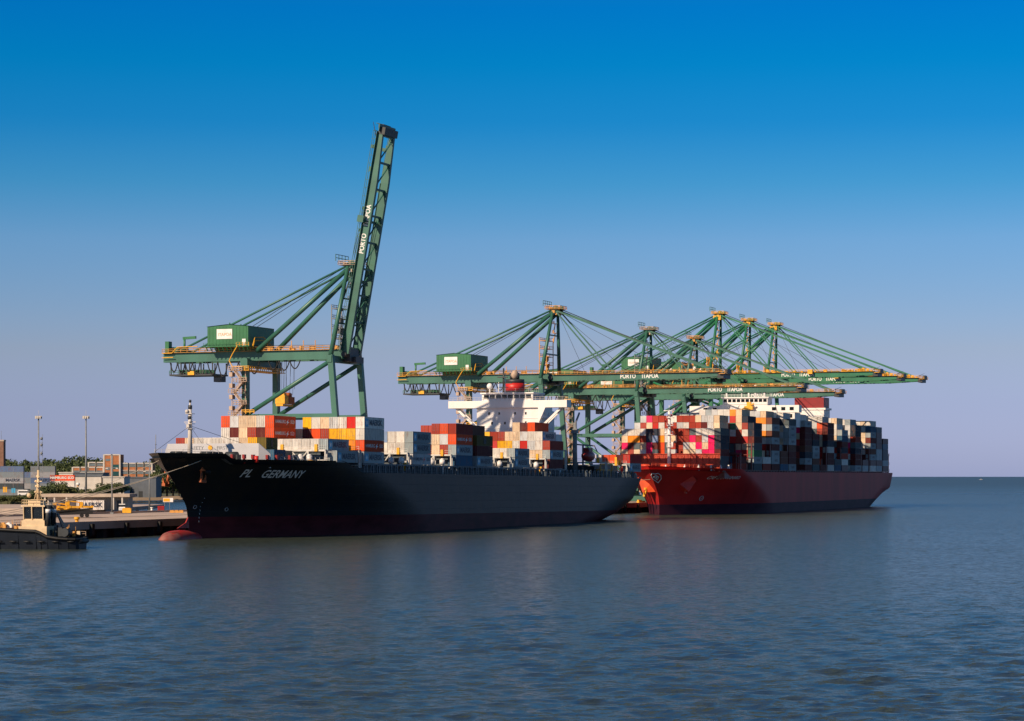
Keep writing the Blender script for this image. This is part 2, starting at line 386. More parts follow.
# ================================================================== HULLS
def interp(x, tab):
    if x <= tab[0][0]: return tab[0][1]
    for (a, fa), (b, fb) in zip(tab, tab[1:]):
        if x <= b: return fa + (fb-fa)*(x-a)/(b-a)
    return tab[-1][1]
class Hull:
    def __init__(s, B, stem, send, Le, pe, La, be, ztop, zexp):
        s.B = B; s.stem = stem; s.send = send; s.Le = Le; s.pe = pe; s.La = La; s.be = be; s.zt = ztop; s.zexp = zexp
    def ztop(s, x): return interp(x, s.zt)
    def half(s, x, z):
        zz = min(max(z, 0)/20, 1.05); wv = zz**s.zexp; le = s.Le[0]+(s.Le[1]-s.Le[0])*wv; pe = s.pe[0]+(s.pe[1]-s.pe[0])*wv
        t = (x-interp(z, s.stem))/le; b = s.B/2
        if t < 1: b *= max(0, 1-(1-max(t,0))**pe)
        e = interp(z, s.send); la = interp(z, s.La); be = interp(z, s.be); tt = (x-(e-la))/la
        if tt > 0: b *= 1-(1-be)*min(tt,1)**2.2
        return b
    def grid(s, z0f, z1f, rows, n):
        out = []
        for i in range(n+1):
            u = i/n; t = .5*u + .5*(.5-.5*math.cos(math.pi*u)); c = []
            for j in range(rows+1):
                z = z1f if not callable(z1f) else 18
                for it in range(3):
                    x = interp(z, s.stem) + t*(interp(z, s.send)-interp(z, s.stem))
                    zt = z1f(x) if callable(z1f) else z1f
                    z = z0f + (zt-z0f)*j/rows
                c.append((x, z, s.half(x, z)))
            out.append(c)
        return out
    def shell(s, name, mt, parent, z0, z1, rows=10, n=170, cap=False, mat2=None):
        g = s.grid(z0, z1, rows, n); m = MB(); k = rows+1
        for sd in (1, -1):
            base = len(m.v)
            for c in g:
                for (x, z, b) in c: m.v.append(L(x, sd*b, z))
            for i in range(n):
                for j in range(rows):
                    a = base+i*k+j; f = (a, a+k, a+k+1, a+1); f = f if sd == 1 else f[::-1]
                    m.f.append(f); m.m.append(0); m.sm.append(True)
        e = g[-1]
        for j in range(rows):
            m.quad([L(e[j][0], e[j][2], e[j][1]), L(e[j][0], -e[j][2], e[j][1]), L(e[j+1][0], -e[j+1][2], e[j+1][1]), L(e[j+1][0], e[j+1][2], e[j+1][1])])
        if cap:
            for i in range(n):
                a = g[i][-1]; c = g[i+1][-1]; dz = cap
                m.quad([L(a[0], a[2]*.985, a[1]-dz), L(c[0], c[2]*.985, c[1]-dz), L(c[0], -c[2]*.985, c[1]-dz), L(a[0], -a[2]*.985, a[1]-dz)], 1)
        return m.build(name, [mt, mat2 or mt], parent)

HA = Hull(42.8, [(-3,0),(3,.2),(5,0),(7.9,-.7),(11.2,-4.1),(14,-7.2),(16.8,-11.0),(20.6,-14.4)], [(-2,255),(0,263),(2,270),(4.5,276),(9,279.5),(14,281.5),(17,282.5)],
          (95,62), (1.7,2.63), [(0,60),(6,45),(16,24)], [(0,.3),(4,.62),(9,.85),(16,.95)],
          [(-20,20.35),(-.5,20.3),(2.5,19.0),(42,19.1),(52,16.25),(300,16.25)], 1.6)
HB = Hull(48.2, [(-3,0),(4,0),(8,-1.5),(12,-6),(16,-11),(19,-14)], [(-2,291),(0,295),(3,301),(6,306),(9.5,311),(17,312)],
          (80,38), (1.8,2.4), [(0,50),(6,40),(16,16)], [(0,.4),(4,.65),(9,.92),(16,.97)],
          [(-20,19.2),(-4,18.4),(14,17.9),(32,17.7),(37,16.6),(400,16.6)], 1.5)

shipA = empty('container_ship', hw(0, 0, 0), PHI, 'large black container ship with red boot top and white bridge, moored in front', 'container ship', 'container ships moored at the quay', pitch=.007)
shipB = empty('container_ship', hw(360, 2, 0), PHI, 'red container ship with high container stacks, moored behind the black one', 'container ship', 'container ships moored at the quay')

HA.shell('boot_top', M['hullred_dark'], shipA, -2.5, 5.25, rows=6)
HA.shell('hull', M['hullblack'], shipA, 5.25, HA.ztop, rows=14, cap=1.2, mat2=M['bluesteel'])
b = MB()   # bulbous bow
pr = [(-12.4,.0),(-12.1,.8),(-11.2,1.6),(-9.4,2.3),(-7,2.6),(-4,2.65),(-1,2.5),(3,2.0),(6,1.2),(8.5,.3)]
k = 20
for (s, r) in pr:
    zc = -1.6 + max(0, min(1, (s+13)/26))*.6
    for i in range(k):
        t = 2*math.pi*i/k; b.v.append((s, r*math.cos(t), zc+1.02*r*math.sin(t)))
for i in range(len(pr)-1):
    for j in range(k):
        a = i*k+j; c = i*k+(j+1) % k; b.f.append((a, a+k, c+k, c)); b.m.append(0); b.sm.append(True)
b.v = [(x, y, z+.9) for x, y, z in b.v]
b.m = [1 if (sum(b.v[i][2] for i in f)/4 < 1.45 and sum(b.v[i][0] for i in f)/4 < -6) else 0 for f in b.f]
b.build('bulbous_bow', [M['bulbred'], mat('worn_pink_primer', (.3,.11,.09), .7, vs=.8, dirt=(.25,.04,.035))], shipA)
# stem foot web between bulb and stem
b = MB(); b.quad([L(-5,.12,2.6),L(6,.12,2.6),L(6,.12,6),L(.1,.12,5.2),L(-1,.12,3.9)]); b.quad([L(-5,-.12,2.6),L(-1,-.12,3.9),L(.1,-.12,5.2),L(6,-.12,6),L(6,-.12,2.6)])
b.quad([L(-5,.12,2.6),L(-1,.12,3.9),L(-1,-.12,3.9),L(-5,-.12,2.6)]); b.quad([L(-1,.12,3.9),L(.1,.12,5.2),L(.1,-.12,5.2),L(-1,-.12,3.9)])
b.build('stem_web', M['bulbred'], shipA)
HB.shell('boot_top', M['bootpurple'], shipB, -2.5, 4.0, rows=5)
HB.shell('hull', M['shipred'], shipB, 4.0, HB.ztop, rows=14, cap=1.3, mat2=M['deckred'])

def hull_text(hull, ship, txt, s0, z0, size, mt, shear, bold, sx=1.0, side=1):
    return map_text(txt, size, lambda x, y: L(s0+x, side*(hull.half(s0+x, z0+y)+.06), z0+y), mt, ship, 'ship_name', shear, bold, sx)
hull_text(HA, shipA, 'PL', 9.6, 15.6, 2.6, M['letter'], -.12, .04, 1.1)
hull_text(HA, shipA, 'GERMANY', 20.6, 15.5, 2.6, M['letter'], -.12, .04, 1.08)
hull_text(HB, shipB, 'CAP SAN TAINARO', 22, 14.3, 1.7, M['letter'], .0, .02, 1.35)

# ================================================================== CONTAINERS
H20, H40, CW = 6.06, 12.19, 2.44
def cont_mesh(length, h, kind):
    m = MB(); e = .12; wv = CW/2
    # corner frame
    for x in (0, length-e):
        for y in (-wv, wv-e): m.box(x, x+e, y, y+e, 0, h)
        m.box(x, x+e, -wv+e, wv-e, 0, .14); m.box(x, x+e, -wv+e, wv-e, h-.12, h)
    for y in (-wv, wv-e): m.box(e, length-e, y, y+e, 0, .15); m.box(e, length-e, y, y+e, h-.1, h)
    # corrugated sides
    pitch = .56 if kind != 'reefer' else 3.0; dp = .06 if kind != 'reefer' else .012
    n = int((length-2*e)/pitch); pitch = (length-2*e)/n
    for sd in (-1, 1):
        pts = []
        for i in range(n):
            x = e+i*pitch
            for (fx, dd) in ((0,0),(.36,0),(.5,dp),(.86,dp)): pts.append((x+fx*pitch, sd*(wv-.02-dd)))
        pts.append((length-e, sd*(wv-.02)))
        for a, c in zip(pts, pts[1:]):
            q = [(a[0],a[1],.15),(c[0],c[1],.15),(c[0],c[1],h-.1),(a[0],a[1],h-.1)]
            m.quad(q if sd == -1 else q[::-1])
    m.quad([(0,-wv,h-.02),(length,-wv,h-.02),(length,wv,h-.02),(0,wv,h-.02)])
    m.quad([(0,wv,.1),(length,wv,.1),(length,-wv,.1),(0,-wv,.1)])
    # far end
    m.quad([(length-.06,-wv,.1),(length-.06,wv,.1),(length-.06,wv,h-.1),(length-.06,-wv,h-.1)])
    # near end (towards the bow)
    if kind == 'blank':
        n = 6; pitch = (CW-2*e)/n; pts = []
        for i in range(n):
            y = -wv+e+i*pitch
            for (fx, dd) in ((0,0),(.36,0),(.5,.06),(.86,.06)): pts.append((.03+dd, y+fx*pitch))
        pts.append((.03, wv-e))
        for a, c in zip(pts, pts[1:]): m.quad([(a[0],a[1],h-.12),(c[0],c[1],h-.12),(c[0],c[1],.14),(a[0],a[1],.14)])
    else:
        m.quad([(.09,-wv,h-.1),(.09,wv,h-.1),(.09,wv,.1),(.09,-wv,.1)])
    return m.mesh('shipping_container', M['cont'])
def door_mesh(side, h):
    m = MB(); y0, y1 = (-1.09, -.01) if side < 0 else (.01, 1.09)
    m.box(.03, .085, y0, y1, .15, h-.13)
    for yy in (y0+.28, y1-.28): m.tube((-.01, yy, .1), (-.01, yy, h-.08), .028, n=6, m=1); m.box(-.03,.02,yy-.09,yy+.09,1.0,1.1,1)
    for zz in (.8, 1.55, 2.2): m.box(.015,.03,y0+.05,y1-.05,zz-.04,zz+.04)
    return m.mesh('door', [M['cont'], M['steel']])
def reefer_mesh(h):
    m = MB(); m.box(.03,.085,-1.07,1.07,.15,h-.13)
    m.box(.0,.03,-.95,.95,.2,.95); [m.box(-.0,.028,-1.0+i*.4,-.92+i*.4,.95,h-.2,1) for i in range(6)]
    return m.mesh('refrigeration_unit', [M['cont'], M['steel'], M['dsteel']])
C = dict(orange=(.76,.078,.012), white=(.7,.66,.61), cream=(.72,.54,.37), lgrey=(.55,.56,.57), yellow=(.85,.44,.01), brick=(.36,.035,.018), red=(.55,.016,.012),
         dred=(.12,.015,.015), mgrey=(.33,.385,.41), navy=(.018,.03,.055), blue=(.03,.11,.2), magenta=(.8,.003,.12), olive=(.13,.10,.02), brown=(.16,.055,.035), green=(.04,.2,.1), amber=(.85,.27,.01), slate=(.085,.115,.13), lblue=(.2,.3,.5))
CN = dict(orange='orange', white='white', cream='cream', lgrey='light grey', yellow='yellow', brick='brick red', red='red', dred='dark red', mgrey='grey', navy='navy', blue='blue',
          magenta='magenta', olive='olive', brown='brown', green='green', amber='amber', slate='slate blue', lblue='pale blue')
_cm = {}
def cmesh(length, h, kind):
    key = (length, round(h, 2), kind)
    if key not in _cm: _cm[key] = cont_mesh(*key)
    return _cm[key]
def ordn(n): return f"{n}{'th' if 10 <= n % 100 <= 20 else {1:'st',2:'nd',3:'rd'}.get(n % 10, 'th')}"

class Cargo:
    """all the containers of one ship, as (row, stack, tier) cells"""
    def __init__(s, ship, shipword, z0): s.ship = ship; s.word = shipword; s.z0 = z0; s.cells = []
    def add(s, row, sx, k, t, th, colour, length=H40, v=None, kind=None, mark=None, zoff=0, vp=21.2):
        v = vp - 2.53*k if v is None else v
        s.cells.append(dict(row=row, s=sx, k=k, t=t, th=th, c=colour, l=length, v=v, z=s.z0+(t-1)*th+zoff, kind=kind, mark=mark))
cargoA = Cargo(shipA, 'black', 18.72); cargoB = Cargo(shipB, 'red', 17.3)
rnd = random.Random(11)
def pick(ws):
    t = sum(ws.values()); x = rnd.random()*t
    for k_, w_ in ws.items():
        x -= w_
        if x <= 0: return k_
    return k_
WA = dict(white=4, cream=3, lgrey=2, brick=2, red=1, orange=1.5, mgrey=2)
def fillA(row, s, cols, tiers, spec, th=2.98, length=H40, kindw=None, t0=1):
    for k in cols:
        for t in range(t0 if k else 1, tiers(k)+1 if callable(tiers) else tiers+1):
            if k and t < 2: continue
            sp = spec.get((k, t)); c = mk = kd = None
            if isinstance(sp, tuple): c = sp[0]; mk = sp[1] if len(sp) > 1 else None; kd = sp[2] if len(sp) > 2 else None
            elif sp: c = sp
            if c is None:
                if t == 2 and (row in (2, 4, 8)): c = 'white'; kd = 'reefer'
                else: c = pick(WA)
            cargoA.add(row, s, k, t, th, c, length=length, kind=kd, mark=mk)
# row 1: short boxes behind the breakwater
for k, c in enumerate(['olive','yellow','cream','white','white','white','white','white','cream','brick']):
    cargoA.add(1, 20.5, k, 2, 2.98, c, length=H20, v=10.2-2.53*k, kind='reefer' if c == 'white' else None, mark='box' if k == 0 else None)
for k, c in enumerate(['blue','white','lgrey','cream','white','white','brick','white','white','white','white']):
    cargoA.add(1, 20.5, k, 1, 2.98, c, length=H20, v=12.4-2.53*k, mark='smallname' if k == 0 else None)
# row 2
fillA(2, 37.5, range(0, 15), lambda k: 1 if k == 0 else (4 if 7 <= k <= 12 else 2), {(0,1):('mgrey','star'), (1,2):('mgrey','star'),
  (7,4):('orange','swirl'),(8,4):'white',(9,4):'cream',(10,4):'cream',(11,4):'lgrey',(12,4):'orange',(7,3):('orange','swirl'),(8,3):'dred',(9,3):'brick',(10,3):'cream',(11,3):'dred',(12,3):'white'})
# row 3
fillA(3, 53.5, range(0, 16), lambda k: 4 if k < 7 else 3, {(0,4):('white','star'),(1,4):'red',(2,4):'white',(3,4):'lgrey',(4,4):'cream',(5,4):'white',(6,4):'yellow',
  (0,3):'white',(1,3):'yellow',(2,3):'yellow',(3,3):'yellow',(4,3):'brick',(5,3):'orange',(6,3):'dred',(0,2):('orange','swirl'),(1,2):'amber',(0,1):('mgrey','star'),(7,3):'cream'})
# row 4
fillA(4, 84.2, range(0, 16), 3, {(0,3):('mgrey','star'),(1,3):'white',(2,3):'white',(3,3):'lblue',(4,3):'white',(0,2):('mgrey','star'),(0,1):('lgrey','swirlname')})
# rows 5, 6
fillA(5, 114, range(0, 16), lambda k: 4 if k < 3 else 3, {(0,4):'brick',(1,4):'orange',(2,4):'brick',(0,3):('orange','swirl'),(1,3):'lgrey',(2,3):'cream',(0,2):('mgrey','star'),(1,2):'brick',(2,2):'cream',(0,1):('blue',)})
fillA(6, 129.4, range(0, 16), lambda k: 3 if k == 0 else (4 if k in (1,2,5,6) else 3), {(0,3):('olive','box'),(0,2):'dred',(0,1):('mgrey','star'),(1,4):'brown',(5,4):'brick',(6,4):'brick'})
# row 7
fillA(7, 159.2, range(0, 16), 2, {(0,1):('mgrey','star'),(0,2):('mgrey','star'),**{(k,2):('white',None,'reefer') for k in range(1,16)}}, th=2.9)
# row 8
fillA(8, 189.1, range(0, 15), lambda k: 3 if k == 0 else (5 if k in (2,4) else 4), {(0,3):'brick',(1,3):'white',(2,3):'lgrey',(3,3):'red',(4,3):'white',(5,3):'yellow',(6,3):'yellow',(7,3):'red',
  (1,4):('white','star'),(2,4):'white',(3,4):'lgrey',(4,4):'cream',(5,4):'cream',(6,4):'brick',(7,4):'brick',(8,4):'yellow',(2,5):'orange',(4,5):'cream',(0,2):('mgrey','star'),(1,2):('cream',None,'blank'),(2,2):('cream',None,'blank'),(3,2):('cream',None,'blank'),(4,2):('cream',None,'blank'),(0,1):'dred'}, th=2.89)
# row 9 (stern)
for k, c in enumerate(['red','dred','orange','orange','white']): cargoA.add(9, 267.3, k, 2, 2.9, c, zoff=-.3)
cargoA.add(9, 267.3, 0, 1, 2.9, 'mgrey', mark='star', zoff=-.3)
# hidden-side details keep colour fronts: the dark sides of (5,4) come from the paint being in shade

# ---- ship B
WB = dict(white=3.2, cream=1.6, lgrey=1.5, mgrey=2.6, slate=1.2, brick=2.4, dred=2.2, navy=1.2, red=1.2, orange=.6, amber=.4, blue=.4, magenta=.5, brown=.8)
WS = dict(mgrey=3.0, slate=1.6, dred=6, navy=2.2, brick=1, brown=1.2, white=.5, blue=.5)
def fillB(row, s, cols, hfun, spec=None, vp=24.0, length=H40):
    spec = spec or {}
    for k in cols:
        for t in range(1, hfun(k)+1):
            c = spec.get((k, t)) or (pick(dict(white=5, cream=3, lgrey=2, mgrey=2)) if t >= 9 else (pick(WS) if k == 0 else pick(WB)))
            cargoB.add(row, s, k, t, 2.72, c, length=length, vp=vp, mark='name' if (c == 'mgrey' and k == 0) else None)
F0 = {  # front row of the red ship, counted from the water side; tiers 3-6 show over the breakwater
 6: 'white white white white slate brick brick brick lgrey cream navy navy white white white lgrey'.split(),
 5: 'magenta magenta lgrey brick magenta brick brick cream lgrey amber lblue navy brick amber amber cream'.split(),
 4: 'magenta magenta cream magenta cream lgrey brick brick slate orange dred magenta cream slate dred magenta'.split(),
 3: 'lgrey magenta magenta lgrey cream cream brick lgrey slate orange slate magenta white cream brick cream'.split()}
sp0 = {(k, t): c for t, row_ in F0.items() for k, c in enumerate(row_)}
for q_ in ((1,5),(1,4),(3,4),(1,3),(2,3),(4,5)): sp0[q_] = 'magenta'
sp0[(0,6)] = 'slate'; sp0[(0,5)] = 'navy'; sp0[(0,4)] = 'navy'; sp0[(0,2)] = 'slate'; sp0[(0,1)] = 'slate'; sp0[(0,3)] = 'dred'
fillB(1, 17, range(0, 16), lambda k: 6, sp0, vp=19.4)
sp1 = {(k+1, 8): c for k, c in enumerate('lblue cream cream lgrey lgrey cream brick brick brick white brick brick brick magenta lgrey cream'.split())}
sp1.update({(k, 7): c for k, c in enumerate('red orange lgrey cream lgrey dred brick brick white lgrey brick brick white red cream brick'.split())})
fillB(2, 32, range(0, 17), lambda k: 2 if k < 3 else (7 if k == 16 else 8), sp1, vp=22.2)
sp2 = {(0,8):'white',(1,8):'navy',(2,8):'cream',(3,8):'red',(4,8):'lblue',(1,7):'brick',(2,7):'cream',(3,7):'green',(4,7):'brick',(1,6):'white',(2,6):'brick',(3,6):'white',(4,6):'brick',
       (1,5):'red',(2,5):'brick',(3,5):'red',(4,5):'cream',(1,4):'cream',(2,4):'cream',(3,4):'slate',(2,9):'cream',(3,9):'amber',(4,9):'white',(0,7):'navy',(0,6):'navy',(0,5):'dred',(0,4):'slate',(0,3):'green',(0,2):'mgrey',(0,1):'slate'}
fillB(3, 48.6, range(0, 18), lambda k: 7 if k == 0 else (8 if k == 1 or k > 8 else 9), sp2)
fillB(4, 62.3, range(0, 18), lambda k: (2,3,3,4,4)[k] if k < 5 else (9 if k < 10 else 8))
sp4 = {(0,8):'brown',(1,8):'amber',(2,8):'amber',(0,7):'mgrey',(1,7):'white',(2,7):'blue',(0,6):'brown',(1,6):'amber',(2,6):'orange',(0,5):'mgrey',(1,5):'white',(2,5):'orange',(0,4):'dred',(0,3):'mgrey',(0,2):'mgrey',(0,1):'dred'}
for t in (8,7,6,5): pass
fillB(5, 76, range(0, 18), lambda k: 8 if k == 0 else (9 if k < 12 else 8), sp4)
fillB(6, 89.8, range(0, 18), lambda k: (3,4)[k] if k < 2 else 9)
fillB(7, 103.5, range(0, 18), lambda k: 8 if k == 0 else 9)
fillB(8, 131, range(0, 18), lambda k: 8 if k == 0 else 9)
fillB(9, 144.6, range(0, 18), lambda k: (6,6)[k] if k < 2 else 9)
fillB(10, 158.3, range(0, 18), lambda k: (1,2,3,3)[k] if k < 4 else 9)
sp6 = {(1,8):'brick',(1,7):'cream',(2,7):'lgrey',(1,6):'cream',(2,6):'lgrey',(1,5):'red',(2,5):'cream',(1,4):'cream'}
fillB(11, 172, range(0, 18), lambda k: 8 if k == 0 else 9, {(1,7):'brick',(1,6):'cream',(2,6):'lgrey',(1,5):'cream',(2,5):'lgrey',(1,4):'red',(2,4):'cream'})
fillB(12, 186, range(0, 18), lambda k: (2,3,3,4)[k] if k < 4 else 9)
fillB(13, 199.4, range(0, 18), lambda k: 7 if k == 0 else 9, {(1,8):'white',(2,8):'white',(1,7):'white',(2,7):'lgrey',(1,6):'cream',(2,6):'white',(2,5):'cream'})
fillB(14, 226.5, range(0, 18), lambda k: 8 if k == 0 else 9, {(1,8):'lgrey',(1,7):'lgrey',(2,7):'amber',(1,6):'lgrey',(2,6):'amber'})
fillB(15, 242, range(0, 18), lambda k: (2,2,3,4)[k] if k < 4 else 9)
fillB(16, 258.6, range(0, 18), lambda k: 9, {(1,7):'cream',(2,7):'cream',(1,6):'cream',(2,6):'lblue',(1,5):'lgrey',(2,5):'brick'})
fillB(17, 272, range(0, 18), lambda k: 8)
fillB(18, 286.6, range(0, 18), lambda k: 6)

# ---- which of them the camera (and the sun) can see
def world_of(ship): return Matrix.Translation(ship.location) @ ship.rotation_euler.to_matrix().to_4x4()
allc = [(cg, c) for cg in (cargoA, cargoB) for c in cg.cells]
bv = []; bf = []
for cg, c in allc:
    Mw = world_of(cg.ship); n = len(bv)
    for x in (c['s'], c['s']+c['l']):
        for v in (c['v'], c['v']-CW):
            for z in (c['z'], c['z']+c['th']-.04): bv.append(Mw @ Vector(L(x, v, z)))
    bf += [tuple(n+i for i in f) for f in ((0,1,3,2),(4,6,7,5),(0,4,5,1),(2,3,7,6),(1,5,7,3),(0,2,6,4))]
bvh = BVHTree.FromPolygons(bv, bf)
sund = Vector((SUN_AZ[0]*ce, SUN_AZ[1]*ce, math.sin(R(SUN_EL))))
def seen(cg, c):
    Mw = world_of(cg.ship); hit = 0; sun = 0
    pts = []
    for a in (.12,.5,.88):
        for bq in (.15,.5,.85):
            z = c['z']+(c['th']-.04)*bq
            pts.append(L(c['s']-.05, c['v']-CW*a, z)); pts.append(L(c['s']+c['l']*a, c['v']+.05, z))
            pts.append(L(c['s']+c['l']*a, c['v']-CW*bq, c['z']+c['th']+.03)); pts.append(L(c['s']+c['l']*a, c['v']-CW-.05, z))
    for i, q in enumerate(pts):
        P = Mw @ Vector(q)
        if i % 4 < 2:
            for cx in (-14, 0, 14):
                d = Vector((cx, 0, 15))-P
                if bvh.ray_cast(P, d.normalized(), d.length)[0] is None: hit += 1 if cx else 3
        if bvh.ray_cast(P, sund)[0] is None: sun += 1
    return hit, sun
made = []
for cg, c in allc:
    h, s_ = seen(cg, c)
    c['hit'] = h; c['sun'] = s_
    if h or s_: made.append((cg, c))
vis = sorted([q for q in made if q[1]['hit'] > 0], key=lambda q: -q[1]['hit']/(world_of(q[0].ship) @ Vector(L(q[1]['s'], q[1]['v'], 20))).length**2)
indiv = vis[:300]; ids = set(id(c) for _, c in indiv)
print('CONTAINERS all', len(allc), 'visible', len(vis), 'made', len(made))
ends = {}
def place_container(cg, c, detail):
    h = c['th']-.05; kind = c['kind'] or ('door' if rnd.random() < .6 else 'blank')
    o = bpy.data.objects.new('shipping_container', cmesh(c['l'], h, kind)); col.objects.link(o)
    Mw = world_of(cg.ship) @ Matrix.Translation(Vector(L(c['s'], c['v']-CW/2, c['z'])))
    o.matrix_world = Mw; rgb = C[c['c']]; o.color = (*rgb, 1)
    label = f"{CN[c['c']]} container on {cg.word} ship, {ordn(c['row'])} row from bow, {ordn(c['k']+1)} stack from water, {ordn(c['t'])} tier"
    tag(o, label, 'shipping container', f'containers stacked on the {cg.word} ship')
    if detail:
        if kind == 'door':
            for sd in (-1, 1):
                key = ('door', sd, round(h, 2))
                if key not in ends: ends[key] = door_mesh(sd, h)
                d = bpy.data.objects.new('door', ends[key]); col.objects.link(d); d.parent = o; d.color = o.color
        elif kind == 'reefer':
            key = ('ref', round(h, 2))
            if key not in ends: ends[key] = reefer_mesh(h)
            d = bpy.data.objects.new('refrigeration_unit', ends[key]); col.objects.link(d); d.parent = o; d.color = o.color
    if c['mark']: marks(o, c, h)
    return o
def put(me, mt, parent, name, M4):
    me = me.copy(); me.materials.clear(); me.materials.append(mt)
    d = bpy.data.objects.new(name, me); col.objects.link(d); d.parent = parent; d.matrix_local = M4; return d
def marks(o, c, h):
    side = -CW/2-.03; l = c['l']
    def T(x, z, sc=1, sx=1): return Matrix.Translation((x, side, z)) @ Matrix.Rotation(R(90), 4, 'X') @ Matrix.Diagonal((sc*sx, sc, 1, 1))
    mk = c['mark']; dark = M['dblueletter']; wht = M['letter']
    if mk == 'star':
        b = MB(); b.box(.5, 2.4, side-.01, side+.0, h/2-1.0, h/2+1.0)
        lp = b.build('logo_panel', M['lblue'], o)
        st = MB(); pts = []
        for i in range(14):
            r = .75 if i % 2 == 0 else .33; t = math.pi/2+2*math.pi*i/14; pts.append((1.45+r*math.cos(t), side-.02, h/2+r*math.sin(t)))
        for i in range(14): st.quad([(1.45, side-.02, h/2), pts[i], pts[(i+1) % 14]])
        st.build('star_emblem', wht, lp)
        put(text_mesh('MAERSK', 2.0, 0, .05), dark, o, 'lettering', T(6.9, h/2, 1, 1.05))
    elif mk in ('swirl', 'swirlname'):
        m_ = wht if mk == 'swirl' else M['red']
        put(text_mesh('HAMBURG', 1.2, 0, .02), m_ if mk == 'swirl' else dark, o, 'lettering', T(3.6, h/2, 1, 1.0))
        put(text_mesh('SÜD', 1.2, 0, .02), m_ if mk == 'swirl' else dark, o, 'lettering', T(10.3, h/2, 1, 1.0))
        b = MB()
        b.quad([(6.8, side-.01, h/2-.1), (8.1, side-.01, h/2+.75), (7.7, side-.01, h/2+.1), (8.6, side-.01, h/2-.1), (7.7,side-.01,h/2-.3), (6.9, side-.01, h/2-.9), (7.3, side-.01, h/2-.2)])
        b.build('logo', m_, o)
    elif mk == 'box':
        b = MB(); b.box(l*.42, l*.58, side-.01, side, h*.2, h*.8); b.build('logo_panel', M['black'], o)
    elif mk in ('name', 'smallname'):
        put(text_mesh('MAERSK', 1.5, 0, .04), dark, o, 'lettering', T(l*.56, h/2, .9 if mk == 'name' else .8, 1.0 if mk == 'name' else .7))
for cg, c in made:
    if id(c) in ids: place_container(cg, c, cg is cargoA)
# everything else aboard: one heap per ship
for cg, nm in ((cargoA, 'black'), (cargoB, 'red')):
    rest = [c for g, c in made if g is cg and id(c) not in ids]
    cols_ = sorted(set(c['c'] for c in rest)); mats_ = []
    for cn in cols_: mats_.append(mat('container_'+CN[cn].replace(' ', '_'), C[cn], .55, vs=.5, var=.25))
    if rest:
        m = MB()
        for c in rest: m.box(c['s'], c['s']+c['l'], -c['v'], -(c['v']-CW), c['z'], c['z']+c['th']-.05, m=cols_.index(c['c']))
        o = m.build('shipping_containers', mats_); o.matrix_world = world_of(cg.ship)
        tag(o, f'the many farther containers packed behind the front stacks of the {nm} ship', 'containers', kind='stuff')

# ================================================================== SHIP A FITTINGS
A = shipA
b = MB()
for (s0, s1, v0) in ((19, 34, 11), (36.5, 51, 16.5), (53.2, 66.5, 18.5), (68.5, 81, 18.5), (83.5, 97, 18.5), (99, 112, 18.5), (113.4, 142.5, 18.5), (144.5, 157, 18.5), (158.8, 172, 18.5), (174, 187, 18.5), (188.8, 203, 18.5)):
    b.box(*(s0, s1), -v0, v0, 15, 18.6)
    if s0 not in (68.5, 99, 144.5, 174): b.box(s0+1.8, s1-.3, -v0+.3, v0-.2, 18.62, 21.55)
b.build('hatch_coaming', M['bluesteel'], A)
def lash(s, v0, v1, z0, z1, step=5.06, depth=1.0, mt='wallgreylight', lamps=True):
    o = MB(); y = MB(); n = int(round((v1-v0)/step)); st = (v1-v0)/n
    for dz in (0, depth):
        for i in range(n+1):
            v = v0+i*st; o.bar(L(s+dz, v, z0), L(s+dz, v, z1), .35)
        o.bar(L(s+dz, v0, z1), L(s+dz, v1, z1), .35); o.bar(L(s+dz, v0, z0+.6), L(s+dz, v1, z0+.6), .3)
    for i in range(n):
        a, c = v0+i*st, v0+(i+1)*st; mid = (a+c)/2
        if i % 2 == 0: o.bar(L(s-.05, a, z1), L(s-.05, mid, z0+.6), .28); o.bar(L(s-.05, c, z1), L(s-.05, mid, z0+.6), .28)
        if lamps and i % 2 == 1: y.bar(L(s-.35, mid, z1-.2), L(s-.35, mid, z1+1.6), .8, .5).cut()
    o.box(s, s+depth, -v0, -v1, z1+.18, z1+.26); o.rail([L(s, v0, z1+.26), L(s, v1, z1+.26)], r=.04, step=2.5)
    o = o.build('lashing_bridge', M[mt], A)
    if lamps: y.parts('lamp_housing', M['yellow'], o)
    return o
lash(35.4, -19, 19, 18.6, 21.6)
for s_ in (51.8, 82.2, 112, 157.2, 187): lash(s_, -20.5, 20.5, 17.5, 21.6)
lash(204.8, -20.5, 20.5, 16.3, 24.5, lamps=False); lash(244, -20.5, 20.5, 16.3, 21.2); lash(265.8, -20.5, 20.5, 15.2, 20.6)
# ventilators and gear on deck in front of the bays
b = MB()
for s_, vs_ in ((33.5, (15.5, 13, 10.2, 7.6, 5)), (80.5, (19.5, 16.5, 13)), (110.5, (18.5, 15.2)), (155.5, (17.8, 15)), (185.5, (18, 15, 12)), (255, (4, 9, 13))):
    for v in vs_:
        b.tube(L(s_, v, 15.5), L(s_, v, 19.2), .45, n=10); b.tube(L(s_, v, 19.0), L(s_, v, 20.3), .8, .75, n=12); b.tube(L(s_, v, 20.3), L(s_, v, 20.7), .75, .3, n=12); b.cut()
b.parts('ventilator', M['white'], A)
b = MB()
for s_, v in ((32, 16.5), (33, 11.8), (34, 3), (81, 20), (186, 19)): b.box(s_, s_+1.2, -v-.6, -v+.6, 17, 19.2).cut()
b.parts('valve_box', M['yellow'], A)
